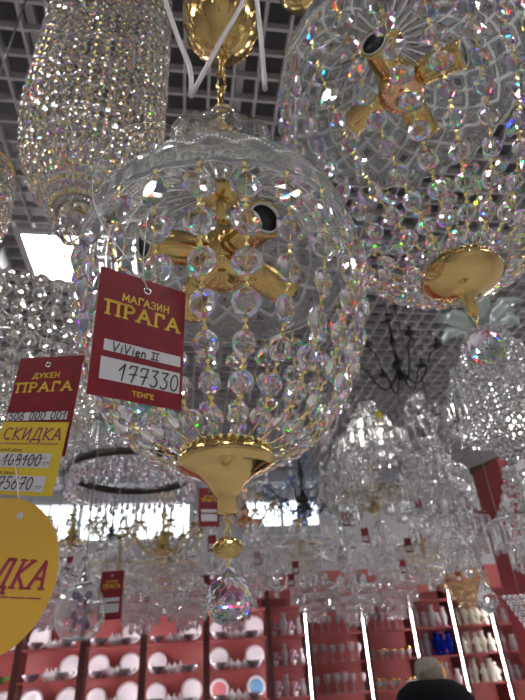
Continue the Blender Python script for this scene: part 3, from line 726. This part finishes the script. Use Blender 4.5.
# long clear crystal column with a glass lily top, right side
LT = at_h(482, 330, 1.35)
t = thing('column_chandelier', 'long clear crystal column chandelier with frosted lily top below the right gold bowl', 'chandelier', LT)
mb = MB(); Rt = .088
for i in range(22):
    a = 2 * PI * i / 22
    for q in range(20):
        s = q / 19; r = Rt * (.55 + .45 * min(1, s * 3.5)) * (1 if s < .8 else 1 - (s - .8) * 2.2); mb.gem(Tm((r * math.cos(a), r * math.sin(a), -.02 - .32 * s), a + PI / 2 + random.uniform(-.3, .3), .0125), 0, 'octlow')
mb.build('crystal_curtain', bead_glass, t)
mb = MB()
fros = glass('frosted_glass', (.95, 1, .98), 1.45, .15, .45, (.62, .68, .66))
for i in range(6):
    a = 2 * PI * i / 6
    P = [(.02, 0, 0), (.05, 0, .03), (.085, 0, .045), (.12, 0, .035)]; W = [.012, .034, .03, .003]; vs = []
    for (x, y, z), ww in zip(P, W):
        for s_ in (-1, -.5, 0, .5, 1): vs += [(x, ww * s_, z - .012 * (1 - abs(s_))), (x, ww * s_, z - .012 * (1 - abs(s_)) - .003)]
    fs = []
    for r_ in range(3):
        for c_ in range(4):
            b0 = r_ * 10 + c_ * 2; fs += [(b0, b0 + 2, b0 + 12, b0 + 10), (b0 + 1, b0 + 11, b0 + 13, b0 + 3)]
        fs += [(r_ * 10, r_ * 10 + 10, r_ * 10 + 11, r_ * 10 + 1), (r_ * 10 + 8, r_ * 10 + 9, r_ * 10 + 19, r_ * 10 + 18)]
    fs += [(0, 1, 3, 2), (2, 3, 5, 4), (4, 5, 7, 6), (6, 7, 9, 8), (30, 32, 33, 31), (32, 34, 35, 33), (34, 36, 37, 35), (36, 38, 39, 37)]
    mb.add(vs, fs, 0, True, M.Rotation(a, 4, 'Z'))
mb.build('lily_petals', fros, t)
MB().lathe([(.012, -.03), (.03, -.01), (.03, .01), (.01, .03), (0, .04)], 16).build('hub', chrome, t)
MB().tube([(0, 0, .03), (0, 0, ZC + .05 - LT.z)], .003, 6).build('hanging_cable', wire_grey, t)
MB().gem(Tm((0, 0, -.385), 0, .025), 0, 'ball').build('bottom_ball', crystal, t)

# crystal drop on a chain near the pillar
pd = at_h(487, 598, 1.7)
t = thing('crystal_pendant', 'single clear crystal drop on a thin chain left of the red pillar', 'pendant', pd)
MB().gem(Tm((0, 0, 0), .2, (.034, .034, .042)), 0, 'drop').build('drop', crystal, t)
mb = MB()
for i in range(5): mb.gem(Tm((0, 0, .058 + i * .014), i, .006), 0, 'round')
mb.build('bead_chain', bead_glass, t); MB().tube([(0, 0, .05), (0, 0, ZC + .05 - pd.z)], .0012, 5).build('hanging_cable', wire_grey, t)
# thin glass globe, lower left
pg = at_h(80, 613, 1.9)
t = thing('glass_globe', 'thin clear glass globe pendant with purple crystals in front of the left plate shelves', 'pendant', pg)
Ro = .078; pr = [(Ro * math.sin(q), Ro * 1.12 * math.cos(q)) for q in [.25 + (2.6 - .25) * i / 16 for i in range(17)]]
MB().lathe(pr + [(r - .0022, z * .975) for r, z in reversed(pr)], 40, closed=True).build('globe', clear, t)
mb = MB()
for i in range(16): a = random.uniform(0, 2 * PI); mb.gem(Tm((.022 * math.cos(a), .022 * math.sin(a), random.uniform(-.04, .05)), a, .012), 0, 'octlow')
mb.build('inner_crystals', glass('purple_crystal', (.75, .6, .85), 1.5, 0, .3, (.25, .14, .3)), t)
MB().lathe([(.02, .09), (.022, .082), (.012, .1), (.004, .115), (0, .116)], 16).build('cap', chrome, t)
MB().tube([(0, 0, .11), (0, 0, ZC + .05 - pg.z)], .002, 5).build('hanging_cable', wire_grey, t)

# ------------------------------------------------------------------ the far rows
GT = 'clear tiered chandeliers with hanging prisms'; GA = 'arm chandeliers with crystal swags'
def T_(px, py, Y, R, label, cr=crystal_far, me=chrome, **k): return tier_chandelier(label, tuple(at_y(px, py, Y)), R, cr, me, group=GT, rz=random.uniform(0, 1), **k)
def A_(px, py, Y, R, label, cr=crystal_far, me=chrome, **k): return arm_chandelier('arm_chandelier', label, tuple(at_y(px, py, Y)), R, me, cr, group=GA, rz=random.uniform(0, 1), **k)
# upper row, under the ceiling grid
A_(322, 428, 2.9, .24, 'clear arm chandelier just right of the middle crystal chandelier, under the ceiling grid')
T_(372, 440, 3.0, .22, 'chandelier with two rows of lit bulbs below the black iron one', me=chrome, lit=True, tiers=2, fl=.10)
A_(425, 440, 2.8, .22, 'clear arm chandelier below the crystal column, left of the rail end')
T_(470, 408, 2.5, .16, 'small clear tiered chandelier behind the crystal column', tiers=2)
A_(120, 420, 2.9, .26, 'pale green tinted arm chandelier between the two big price tags', cr=crystal_green)
T_(160, 436, 3.3, .26, 'tiered chandelier right above the dark bronze ring')
T_(60, 430, 2.3, .2, 'tiered chandelier hidden behind the yellow discount card', tiers=2)
# second row
A_(303, 500, 4.2, .32, 'dark blue grey chandelier hanging in front of the bright right window', cr=crystal_blue, me=bronze)
T_(345, 478, 3.6, .2, 'narrow tiered chandelier right of the blue grey one', fl=.16)
A_(372, 500, 3.7, .2, 'cream and gold arm chandelier right of centre in the second row', cr=crystal_amber, me=gold_old)
A_(352, 508, 4.0, .16, 'small chandelier with green glass beside the cream and gold one', cr=crystal_green, me=gold_old, n=6)
T_(418, 490, 3.6, .26, 'clear tiered chandelier nearest left of the red pillar, second row')
A_(452, 500, 3.9, .24, 'clear arm chandelier touching the red pillar edge, second row')
A_(72, 532, 4.3, .24, 'gold arm chandelier left of the bronze ring, in front of the window', cr=crystal_amber, me=gold_old)
A_(112, 530, 4.6, .2, 'dark small chandelier under the bronze ring, before the window', cr=crystal_far, me=bronze)
A_(163, 540, 4.2, .28, 'large gold arm chandelier under the right side of the bronze ring', cr=crystal_amber, me=gold_old)
A_(245, 512, 4.4, .28, 'rose tinted chandelier right of the gold medallion chain', cr=crystal_amber, me=copper)
T_(530, 520, 2.3, .18, 'clear tiered chandelier cut by the right edge behind the red pillar')
T_(456, 520, 3.2, .2, 'clear tiered chandelier touching the red pillar below the rail end')
T_(436, 474, 3.3, .2, 'clear tiered chandelier left of the brown rail end', tiers=2)
# third row
xs = [(22, 556), (68, 562), (118, 566), (166, 566), (212, 560), (258, 552), (300, 548), (342, 552), (384, 550), (424, 548), (458, 552)]
names3 = ['behind the yellow oval card', 'left of the small red price tag', 'directly behind the small red price tag', 'left of the crystal ball', 'behind the crystal ball pendant',
          'first right of the crystal ball', 'second right of the crystal ball', 'third right of the crystal ball', 'fourth right of the crystal ball', 'fifth right of the crystal ball', 'left beside the red pillar']
for i, ((x, y), nm) in enumerate(zip(xs, names3)):
    Y3 = 4.5 if i % 2 else 5.0
    if i % 3 == 1: A_(x, y, Y3, .25, 'clear arm chandelier %s, third row' % nm)
    else: T_(x, y, Y3, .25, 'clear tiered chandelier %s, third row' % nm, me=gold_old if i in (2, 3, 6, 9) else chrome)
# last row, just in front of the cabinets
xs = [(48, 592), (98, 590), (142, 596), (188, 590), (232, 592), (276, 584), (314, 586), (352, 588), (392, 584), (428, 578), (462, 574)]
names4 = ['first cabinet on the left', 'second cabinet from left', 'divider right of the small price tag', 'cabinet left of the crystal ball', 'cabinet behind the crystal ball', 'cabinet right of the crystal ball',
          'narrow cabinet with the first bright strip', 'cabinet of stemmed glasses', 'cabinet of gold rimmed cups', 'cabinet with the blue vases', 'cabinet next to the pillar']
for i, ((x, y), nm) in enumerate(zip(xs, names4)):
    am = crystal_amber if i == 10 else crystal_far; Y4 = 5.5 if i % 2 else 5.87
    if i in (1, 5, 9): A_(x, y - 4, Y4, .25, 'arm chandelier in the last row above the %s' % nm, cr=am)
    else: T_(x, y, Y4, .25, 'tiered chandelier in the last row above the %s' % nm, cr=am, me=gold_old if i == 10 else chrome, fl=.17)
# tiny red tags
for px, py, Y, lab in ((451, 407, 2.6, 'beside the crystal column chandelier'), (71, 556, 4.4, 'right of the yellow oval card'), (345, 512, 3.6, 'below the blue grey chandelier, right of the window'), (364, 528, 3.6, 'under the cream and gold chandelier'),
                       (407, 538, 3.7, 'right of the cream and gold chandelier'), (402, 560, 4.2, 'lowest of the pair above the gold rimmed cups'), (457, 570, 4.6, 'above the cabinet next to the pillar'), (417, 500, 3.5, 'left of the red pillar, high up'),
                       (257, 552, 4.3, 'right of the crystal ball chain'), (295, 561, 4.3, 'above the narrow cabinet right of the ball'), (291, 574, 4.9, 'just under another tag, right of the ball'), (212, 535, 3.4, 'left of the gold medallion')):
    small_tag(px, py, Y, 'tiny red price tag ' + lab, .62, random.uniform(-.3, .3))
small_tag(378, 411, 2.7, 'tiny yellow tag below the black iron chandelier', .5, 0, True, tag_yellow)

# ------------------------------------------------------------------ pillar, rail
PP = at_h(472, 475, 3.7)
pw = .27; pcx = PP.x + pw / 2
struct(MB().box((PP.x + .03, PP.y - .16, PP.z / 2), (.06, .32, PP.z)), 'pillar', pillar_red)
pe = at_h(540, 444, 1.6); rz = PP.z + .02
t = thing('display_rail', 'brown display rail running from the top of the red pillar towards the viewer', 'rail', (PP.x, PP.y, PP.z))
e2 = at_z(545, 441, rz); dv = (e2 - V((PP.x, PP.y, rz))); L_ = 1.7; T = M.Translation((0, 0, .02)) @ dv.to_track_quat('Y', 'Z').to_matrix().to_4x4()
MB().box((-.012, L_ / 2, 0), (.05, L_, .04), T=T).build('rail', rail_brown, t)
MB().box((-.3, L_ / 2, .026), (.55, L_, .006), T=T).build('glass_top', glass('rail_glass', (.93, .98, .96), 1.45), t)
# crystal pendant cut by the right edge, glass shelf on the pillar
pq = at_h(524, 610, 1.6)
t = thing('crystal_pendant', 'flat triangular crystal pendant cut by the right edge before the pillar', 'pendant', pq)
mb = MB()
for i in range(7):
    for j in range(i + 1): mb.gem(Tm(((j - i / 2) * .014, 0, -.045 + i * .0125), 0, .0076), 0, 'octlow')
mb.build('crystal_triangle', crystal, t); MB().tube([(0, 0, .03), (0, 0, ZC + .05 - pq.z)], .0012, 5).build('hanging_cable', wire_grey, t)
ps = at_y(505, 657, PP.y - .12)
t = thing('glass_shelf', 'green edged glass shelf fixed to the red pillar', 'shelf', (PP.x + .55, PP.y - .16, ps.z))
MB().box((0, 0, 0), (.98, .28, .012)).build('pane', shelf_glass, t)
MB().box((-.47, .09, -.014), (.04, .05, .016)).build('bracket', chrome, t)

# ------------------------------------------------------------------ cabinets along the back wall
YF, YD = 6.18, .34
XB = [-2.80, -2.18, -1.555, -.945, -.357, .275, .936, 1.354, 1.99, 2.552, 3.035, 3.50, 4.10]
SZ = [1.885, 1.61, 1.335, 2.16]
CN = ['far left', 'first', 'second', 'third', 'fourth', 'fifth', 'narrow sixth', 'seventh', 'eighth', 'ninth', 'tenth', 'eleventh']
CABD = ['at the far left', 'with a green leaf dish', 'below the glass globe', 'below the small price tag', 'left of the crystal ball', 'behind the crystal ball', 'with colourful cups, right of the crystal ball', 'with stemmed glasses', 'with gold rimmed cups', 'with blue glass', 'with cream figurines', 'beside the pillar']
SN = {0: 'top shelf', 1: 'middle shelf', 2: 'lower shelf'}
for c in range(12):
    x0, x1 = XB[c], XB[c + 1]; W = x1 - x0; xc = (x0 + x1) / 2
    t = thing('display_cabinet', 'red backed display cabinet %s' % CABD[c], 'cabinet', (xc, YF, 0), 0, 'red display cabinets along the back wall')
    MB().box((0, YD - .01, 1.25), (W - .03, .02, 2.5)).build('back_panel', redm, t)
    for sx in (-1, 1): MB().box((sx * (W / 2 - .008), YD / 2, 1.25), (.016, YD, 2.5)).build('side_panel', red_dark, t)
    MB().box((0, .02, 2.37), (W - .034, .02, .26)).build('fascia', redm, t)
    for z in SZ + [1.06, .78]:
        MB().box((0, YD / 2 - .02, z - .008), (W - .034, YD - .05, .016)).build('shelf', redm, t)
    MB().box((0, .16, .37), (W - .034, .30, .74)).build('base_cupboard', redm, t)
    side = 1 if c >= 6 else -1
    for sx in ((1,) if c >= 6 else (-1, 1)):
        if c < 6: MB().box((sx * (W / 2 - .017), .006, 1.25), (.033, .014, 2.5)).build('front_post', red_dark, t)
        MB().box((sx * (W / 2 - .020), (.03 if c >= 6 else .022), 1.55), (.0055 if c >= 6 else .008, .010, 1.44)).build('led_strip', led if c >= 6 else led_back, t)

# tableware ------------------------------------------------------
PROTO = {}
def tw(kind):
    if kind in PROTO: return PROTO[kind]
    t = bpy.data.objects.new('x', None)
    def L(name, prof, mat, n=20, T=None, par=t, **k): return MB().lathe(prof, n, T=T, **k).build(name, mat, par)
    COL.objects.link(t)
    if kind.startswith('plate'):
        m = {'plate': china, 'plate_pink': pink, 'plate_blue': blue}[kind]; T = M.Translation((0, .03, .105)) @ M.Rotation(PI / 2 - .22, 4, 'X')
        L('dish', [(0, .004), (.06, .004), (.068, .010), (.102, .018), (.104, .021), (.07, .014), (.058, .008), (0, .008)], m, 32, T)
        if kind != 'plate': L('rim_band', [(.074, .016), (.104, .0225), (.104, .024), (.074, .0175)], china if kind == 'plate_pink' else china, 32, T, closed=True)
        MB().box((-.04, .045, .012), (.012, .06, .024)).box((.04, .045, .012), (.012, .06, .024)).build('stand', china_dark, t)
    elif kind == 'tureen':
        L('bowl', [(0, 0), (.045, 0), (.04, .012), (.075, .04), (.085, .065), (.08, .066), (.068, .042), (0, .02)], china_dark, 24, lobes=10, amp=.03)
    elif kind == 'sugar_bowl':
        L('pot', [(0, 0), (.026, 0), (.022, .008), (.042, .03), (.045, .048), (.036, .06), (0, .06)], china); L('lid', [(.040, .060), (.034, .07), (.014, .085), (.006, .095), (.009, .104), (0, .112)], china)
        for s in (-1, 1): MB().tube([(s * .042, 0, .05), (s * .062, 0, .052), (s * .06, 0, .03), (s * .04, 0, .025)], .004, 6).build('handle', china, t)
    elif kind == 'wine_glass':
        L('bowl', [(.004, .075), (.022, .09), (.032, .12), (.029, .155), (.027, .155), (.03, .12), (.02, .092), (0, .08)], glassware); L('stem', [(.03, 0), (.028, .004), (.005, .01), (.0045, .075), (0, .076)], glassware)
    elif kind in ('vase', 'vase_blue', 'vase_amber', 'vase_cream'):
        m = {'vase': glassware, 'vase_blue': cobalt, 'vase_amber': amber, 'vase_cream': cream}[kind]
        L('body', [(.03, 0), (.034, .01), (.022, .03), (.036, .07), (.04, .11), (.022, .16), (.032, .195), (.029, .195), (.018, .16), (.034, .11), (0, .03)], m)
    elif kind == 'gold_cup':
        L('cup', [(.016, 0), (.018, .004), (.006, .02), (.03, .05), (.036, .085), (.033, .085), (.027, .05), (0, .03)], glassware); L('gold_band', [(.0345, .07), (.0368, .088), (.033, .088), (.031, .07)], gold, closed=True)
    elif kind == 'figurine':
        L('body', [(.03, 0), (.032, .02), (.02, .06), (.028, .09), (.014, .115), (.007, .12)], cream); MB().lathe([(0, -.018), (.013, -.012), (.017, 0), (.013, .012), (0, .018)], 12, T=Tm((0, 0, .132))).build('head', cream, t)
        mb = MB()
        for s in (-1, 1): mb.tube([(s * .022, 0, .095), (s * .04, -.01, .075), (s * .018, -.025, .06)], .007, 6)
        mb.build('arm', cream, t)
    elif kind == 'jug':
        L('body', [(.028, 0), (.036, .03), (.036, .07), (.02, .11), (.026, .14), (.023, .14), (.016, .11), (0, .02)], glassware); MB().tube([(.022, 0, .13), (.055, 0, .12), (.058, 0, .07), (.034, 0, .05)], .005, 6).build('handle', glassware, t)
    elif kind == 'flowers':
        L('pot', [(.02, 0), (.03, .04), (.026, .045), (0, .04)], china); mb = MB()
        for i in range(14): a = random.uniform(0, 6.28); q = random.uniform(0, .04); mb.gem(Tm((q * math.cos(a), q * math.sin(a), .06 + random.uniform(0, .05)), a, .016), 0, 'round')
        mb.build('blossoms', pbr('lilac_blossom', (.62, .45, .6), .5), t)
    elif kind == 'leaf_dish':
        L('leaf', [(0, .02), (.05, .025), (.09, .05), (.1, .06), (.088, .058), (.05, .035), (0, .03)], leafgreen, 24, lobes=5, amp=.12); L('foot', [(.035, 0), (.03, .02), (0, .022)], leafgreen)
    PROTO[kind] = t; return t
USED = set()
KN = {'plate': 'display_plate', 'plate_pink': 'display_plate', 'plate_blue': 'display_plate', 'tureen': 'fruit_bowl', 'sugar_bowl': 'sugar_bowl', 'wine_glass': 'wine_glass', 'vase': 'glass_vase', 'vase_blue': 'glass_vase', 'vase_amber': 'ceramic_vase', 'vase_cream': 'ceramic_vase', 'gold_cup': 'goblet', 'figurine': 'figurine', 'jug': 'glass_jug', 'flowers': 'flower_pot', 'leaf_dish': 'leaf_dish'}
KD = {'plate': 'white round plate standing upright', 'plate_pink': 'pink plate with white rim', 'plate_blue': 'blue plate with white rim', 'tureen': 'grey metal fruit bowl', 'sugar_bowl': 'white lidded sugar bowl', 'wine_glass': 'clear stemmed glass', 'vase': 'clear glass vase', 'vase_blue': 'cobalt blue vase', 'vase_amber': 'amber vase', 'vase_cream': 'cream vase', 'gold_cup': 'gold rimmed goblet', 'figurine': 'cream figurine', 'jug': 'clear glass jug', 'flowers': 'lilac flower pot', 'leaf_dish': 'green leaf shaped dish'}
KC = {'plate': 'plate', 'plate_pink': 'plate', 'plate_blue': 'plate', 'tureen': 'bowl', 'sugar_bowl': 'sugar bowl', 'wine_glass': 'glass', 'gold_cup': 'goblet', 'figurine': 'figurine', 'jug': 'jug', 'flowers': 'flower pot', 'leaf_dish': 'dish'}
PLACE = ['at the left end', 'second from left', 'third from left', 'fourth from left', 'fifth from left', 'sixth from left', 'seventh from left']
def put(kind, x, y, z, label, s=1.0):
    p = tw(kind); o = p if kind not in USED else copy_tree(p)
    if kind not in USED: o.name = KN[kind]
    USED.add(kind); o.name = KN[kind]
    o.location = (x, y, z); o.scale = (s, s, s); prop(o, label, KC.get(kind, 'vase'), KN[kind].replace('_', ' ') + 's in the display cabinets')
LEFT = ['tp', 's', 's', 's', 'pt']
CCN = ['far left cabinet', 'cabinet with the leaf dish', 'cabinet below the glass globe', 'cabinet below the small price tag', 'cabinet left of the crystal ball', 'cabinet behind the crystal ball', 'narrow cabinet', 'stemmed glass cabinet', 'gold goblet cabinet', 'blue glass cabinet', 'cream figurine cabinet', 'cabinet beside the pillar']
for c in range(1, 12):
    x0, x1 = XB[c], XB[c + 1]; W = x1 - x0
    for si in range(3):
        z = SZ[si]; where = '%s of %s' % (SN[si], CCN[c])
        where = where.replace('of the', 'of')
        if c <= 5:
            pk_ = 'plate'
            for e_, xx in (('left', x0 + .14), ('right', x1 - .14)):
                kk = pk_
                if c == 5 and si == 2: kk = 'plate_pink' if e_ == 'left' else 'plate_blue'
                if c == 1 and si == 1 and e_ == 'right': put('leaf_dish', xx, YF + .12, z, 'green leaf shaped dish on the %s' % where); continue
                if random.random() < .85 or kk != 'plate': put(kk, xx, YF + .21, z, '%s, %s end, %s' % (KD[kk].replace(' standing upright', ''), e_, where), random.uniform(.92, 1.12))
                put('tureen', xx - .015, YF + .10, z, 'grey metal bowl before the %s plate, %s' % (e_, where), random.uniform(.85, 1.05))
            n = 3
            for i in range(n):
                put('sugar_bowl', x0 + .26 + (W - .52) * (i / (n - 1) if n > 1 else .5), YF + .11 + random.uniform(0, .06), z, 'white lidded pot %s of three, %s' % (['left', 'middle', 'right'][i], where), random.uniform(.8, 1.05))
        else:
            ks = {6: ['flowers', 'vase', 'flowers', 'jug'], 7: ['wine_glass'] * 6, 8: ['gold_cup'] * 6 if si >= 1 else ['wine_glass'] * 6, 9: ['vase', 'vase_blue', 'vase_blue', 'jug', 'vase'], 10: ['figurine', 'vase_cream', 'figurine', 'vase_cream', 'figurine'], 11: ['vase', 'jug', 'vase', 'wine_glass', 'vase']}[c]
            if c == 9: ks = [['vase', 'jug', 'vase', 'jug', 'vase'], ['jug', 'vase', 'vase_blue', 'vase_blue', 'vase_blue'], ['vase', 'vase_amber', 'vase_amber', 'vase', 'jug']][si]
            n = len(ks)
            for i, kk in enumerate(ks):
                put(kk, x0 + .07 + (W - .15) * i / (n - 1), YF + random.uniform(.07, .17), z, '%s %s, %s' % (KD[kk], PLACE[i], where), random.uniform(1.0, 1.2) if kk != 'figurine' else random.uniform(1.2, 1.4))

# ------------------------------------------------------------------ person at the lower edge, seen from behind
def skin_body(name, joints, edges, mat, parent, sub=2):
    me = bpy.data.meshes.new(name); me.from_pydata([j[0] for j in joints], edges, [])
    o = bpy.data.objects.new(name, me); COL.objects.link(o)
    o.modifiers.new('skin', 'SKIN'); s = o.modifiers.new('sub', 'SUBSURF'); s.levels = s.render_levels = sub
    for d, j in zip(me.skin_vertices[0].data, joints): d.radius = j[1] if isinstance(j[1], tuple) else (j[1], j[1])
    me.skin_vertices[0].data[0].use_root = True
    dg = bpy.context.evaluated_depsgraph_get(); m2 = bpy.data.meshes.new_from_object(o.evaluated_get(dg)); bpy.data.objects.remove(o)
    m2.materials.clear(); m2.materials.append(mat)
    for p in m2.polygons: p.use_smooth = True
    o = bpy.data.objects.new(name, m2); COL.objects.link(o); o.parent = parent; return o
HP = at_h(430, 677, 1.62); HT = HP.z               # crown of the hat
bz = HT - 1.56
t = thing('person', 'person seen from behind at the bottom edge in a black knit hat with beige bobble', 'person', (HP.x, HP.y, 0), -.35)
J = [((0, 0, .88), (.15, .11)), ((0, 0, 1.08), (.14, .10)), ((0, 0, 1.24), (.15, .1)), ((0, 0, 1.30), (.06, .06)), ((0, .01, 1.365), (.05, .052)), ((0, .02, 1.42), (.07, .085)), ((0, .015, 1.49), (.075, .09)), ((0, .01, 1.535), (.05, .06)),
     ((.09, 0, .84), (.085, .09)), ((.1, .01, .46), (.06, .065)), ((.1, -.01, .08), (.042, .045)), ((.1, .10, .035), (.04, .03)),
     ((-.09, 0, .84), (.085, .09)), ((-.1, .01, .46), (.06, .065)), ((-.1, -.01, .08), (.042, .045)), ((-.1, .10, .035), (.04, .03)),
     ((.19, 0, 1.24), (.055, .055)), ((.225, -.01, 1.0), (.045, .045)), ((.22, .05, .78), (.032, .032)), ((.215, .07, .70), (.03, .018)),
     ((-.19, 0, 1.24), (.055, .055)), ((-.225, -.01, 1.0), (.045, .045)), ((-.22, .05, .78), (.032, .032)), ((-.215, .07, .70), (.03, .018))]
J = [((x, y, z if z < .9 else z + bz * (z - .9) / .65), r) for (x, y, z), r in J]
E = [(0, 1), (1, 2), (2, 3), (3, 4), (4, 5), (5, 6), (6, 7), (0, 8), (8, 9), (9, 10), (10, 11), (0, 12), (12, 13), (13, 14), (14, 15), (2, 16), (16, 17), (17, 18), (18, 19), (2, 20), (20, 21), (21, 22), (22, 23)]
for s in (1, -1):                                   # fingers
    b = 19 if s == 1 else 23; base = V(J[b][0])
    for k, (dy, ln) in enumerate(((-.022, .062), (-.007, .072), (.008, .068), (.021, .055))):
        i0 = len(J); J.append((tuple(base + V((0, dy, -.035))), .0085)); J.append((tuple(base + V((-.006 * s, dy * 1.1, -.035 - ln * .5))), .008)); J.append((tuple(base + V((-.02 * s, dy * 1.1, -.035 - ln))), .007)); E += [(b, i0), (i0, i0 + 1), (i0 + 1, i0 + 2)]
    i0 = len(J); J.append((tuple(base + V((-.012 * s, .034, .0))), .010)); J.append((tuple(base + V((-.022 * s, .045, -.045))), .008)); E += [(b, i0), (i0, i0 + 1)]
body = skin_body('body', J, E, skin, t)
hz = HT - .005
def hd(name, prof, mat, n=28, c=(0, .015, 0), sc=(1, 1.12, 1), **k):
    return MB().lathe(prof, n, T=M.Translation(c) @ M.Diagonal((*sc, 1)), **k).build(name, mat, t)
hat = hd('knit_hat', [(.101, hz - .125), (.108, hz - .12), (.109, hz - .075), (.104, hz - .07), (.101, hz - .05), (.083, hz - .02), (.055, hz - .004), (.02, hz + .002), (0, hz + .002)], coat)
mb = MB(); vs = []
random.seed(3)
g = rings([(.3 + 0 * i, 0) for i in range(1)], 3)
prof = [(.036 * math.sin(PI * i / 14) ** .6, -.034 * math.cos(PI * i / 14)) for i in range(15)]
mb.lathe(prof, 28, T=M.Translation((0, .015, hz + .014)))
mb.v = [tuple(V(p) + V((random.uniform(-1, 1), random.uniform(-1, 1), random.uniform(-1, 1))) * .0022) for p in mb.v]
bb = mb.build('bobble', fur, hat); bb['label'] = 'beige bobble on the hat'
# face, ears, hair below the hat
zf = hz - .15
mb = MB(); mb.lathe([(0, -.028), (.012, -.02), (.016, -.008), (.01, .012), (.005, .03), (0, .034)], 10, T=M.Translation((0, .118, zf - .0)) @ M.Rotation(-.3, 4, 'X')); mb.build('nose', skin, body)
for s in (-1, 1):
    MB().lathe([(0, -.012), (.010, -.006), (.0125, 0), (.010, .006), (0, .012)], 12, T=M.Translation((s * .032, .098, zf + .022))).build('eye', china, body)
    MB().lathe([(0, -.03), (.012, -.02), (.018, .0), (.014, .02), (0, .03)], 12, T=M.Translation((s * .085, .01, zf)) @ M.Diagonal((.45, 1, 1, 1))).build('ear', skin, body)
MB().tube([(-.024, .1, zf - .045), (-.01, .108, zf - .042), (.01, .108, zf - .042), (.024, .1, zf - .045)], [.004, .006, .006, .004], 8).build('mouth', pink, body)
hd('hair', [(.088, hz - .10), (.094, hz - .14), (.092, hz - .19), (.075, hz - .235), (.03, hz - .24)], hair, c=(0, -.012, 0), sc=(1, .95, 1))
JC = [(p, (r[0] * 1.18 + .012, r[1] * 1.18 + .012) if isinstance(r, tuple) else r) for p, r in J[:24]]
cj = [JC[i] for i in (0, 1, 2, 3, 16, 17, 18, 20, 21, 22)]; cj.append(((0, 0, .62), (.21, .15)))
cj[3] = ((0, 0, J[3][0][2] + .01), (.085, .085))
skin_body('coat', cj, [(0, 1), (1, 2), (2, 3), (2, 4), (4, 5), (5, 6), (2, 7), (7, 8), (8, 9), (0, 10)], coat, t)
tr = [JC[i] for i in (0, 8, 9, 10, 12, 13, 14)]
skin_body('trousers', tr, [(0, 1), (1, 2), (2, 3), (0, 4), (4, 5), (5, 6)], pbr('dark_trousers', (.03, .03, .05), .8), t)
for s in (-1, 1):
    MB().lathe([(0, -.035), (.05, -.035), (.052, -.02), (.048, .02), (.04, .06), (0, .062)], 20, T=M.Translation((s * .1, .045, .036)) @ M.Diagonal((1, 2.3, 1, 1))).build('shoe', iron, t)

# ------------------------------------------------------------------ added lamps out of view: panels for fill, spots for crystal sparkle
added_panels = [(-2.9, 2.4), (-3.0, 3.6), (-3.2, 4.8), (2.9, 1.2), (3.1, 2.4), (3.3, 3.6), (3.5, 4.8), (-1.8, .3), (1.9, -.3), (0, -1.6)]
pl = ['left of the long basket', 'left of the bronze ring', 'by the back left corner', 'right of the copper hub chandelier', 'right of the crystal column', 'right of the red pillar', 'by the back right corner', 'left above the viewer', 'right above the viewer', 'behind the viewer']
for (x, y), l in zip(added_panels, pl): led_panel(round(x, 1), round(y, 1), 'added unseen light panel in the ceiling ' + l)
k = 0
for x in (-2.6, -1.6, -.6, .6, 1.6, 2.6):
    for y in (-.9, .3):
        k += 1; added_spot(x + .05, y + .05, 'small round added ceiling spot, unseen, among the rows above the viewer')

# ------------------------------------------------------------------ world, camera, view
w = bpy.data.worlds.new('daylight'); SC.world = w; w.use_nodes = True
bg = w.node_tree.nodes['Background']; bg.inputs[0].default_value = (.86, .93, 1, 1); bg.inputs[1].default_value = 4.5
cam = bpy.data.cameras.new('camera'); co = bpy.data.objects.new('camera', cam); COL.objects.link(co)
cam.sensor_fit = 'VERTICAL'; cam.sensor_height = 24; cam.lens = 24 * FPX / 700; cam.clip_start = .02; cam.clip_end = 60
co.matrix_world = M.Translation(CAM) @ M((RIGHT, UP, -FWD)).transposed().to_4x4()
cam.dof.use_dof = True; cam.dof.focus_distance = .55; cam.dof.aperture_fstop = 6.0
SC.camera = co
SC.view_settings.view_transform = 'Standard'; SC.view_settings.look = 'None'; SC.view_settings.exposure = -.1; SC.view_settings.gamma = 1
cy = SC.cycles
cy.max_bounces = 28; cy.transmission_bounces = 28; cy.transparent_max_bounces = 16; cy.diffuse_bounces = 4; cy.glossy_bounces = 10
cy.sample_clamp_indirect = 12; cy.blur_glossy = .5; cy.use_denoising = True
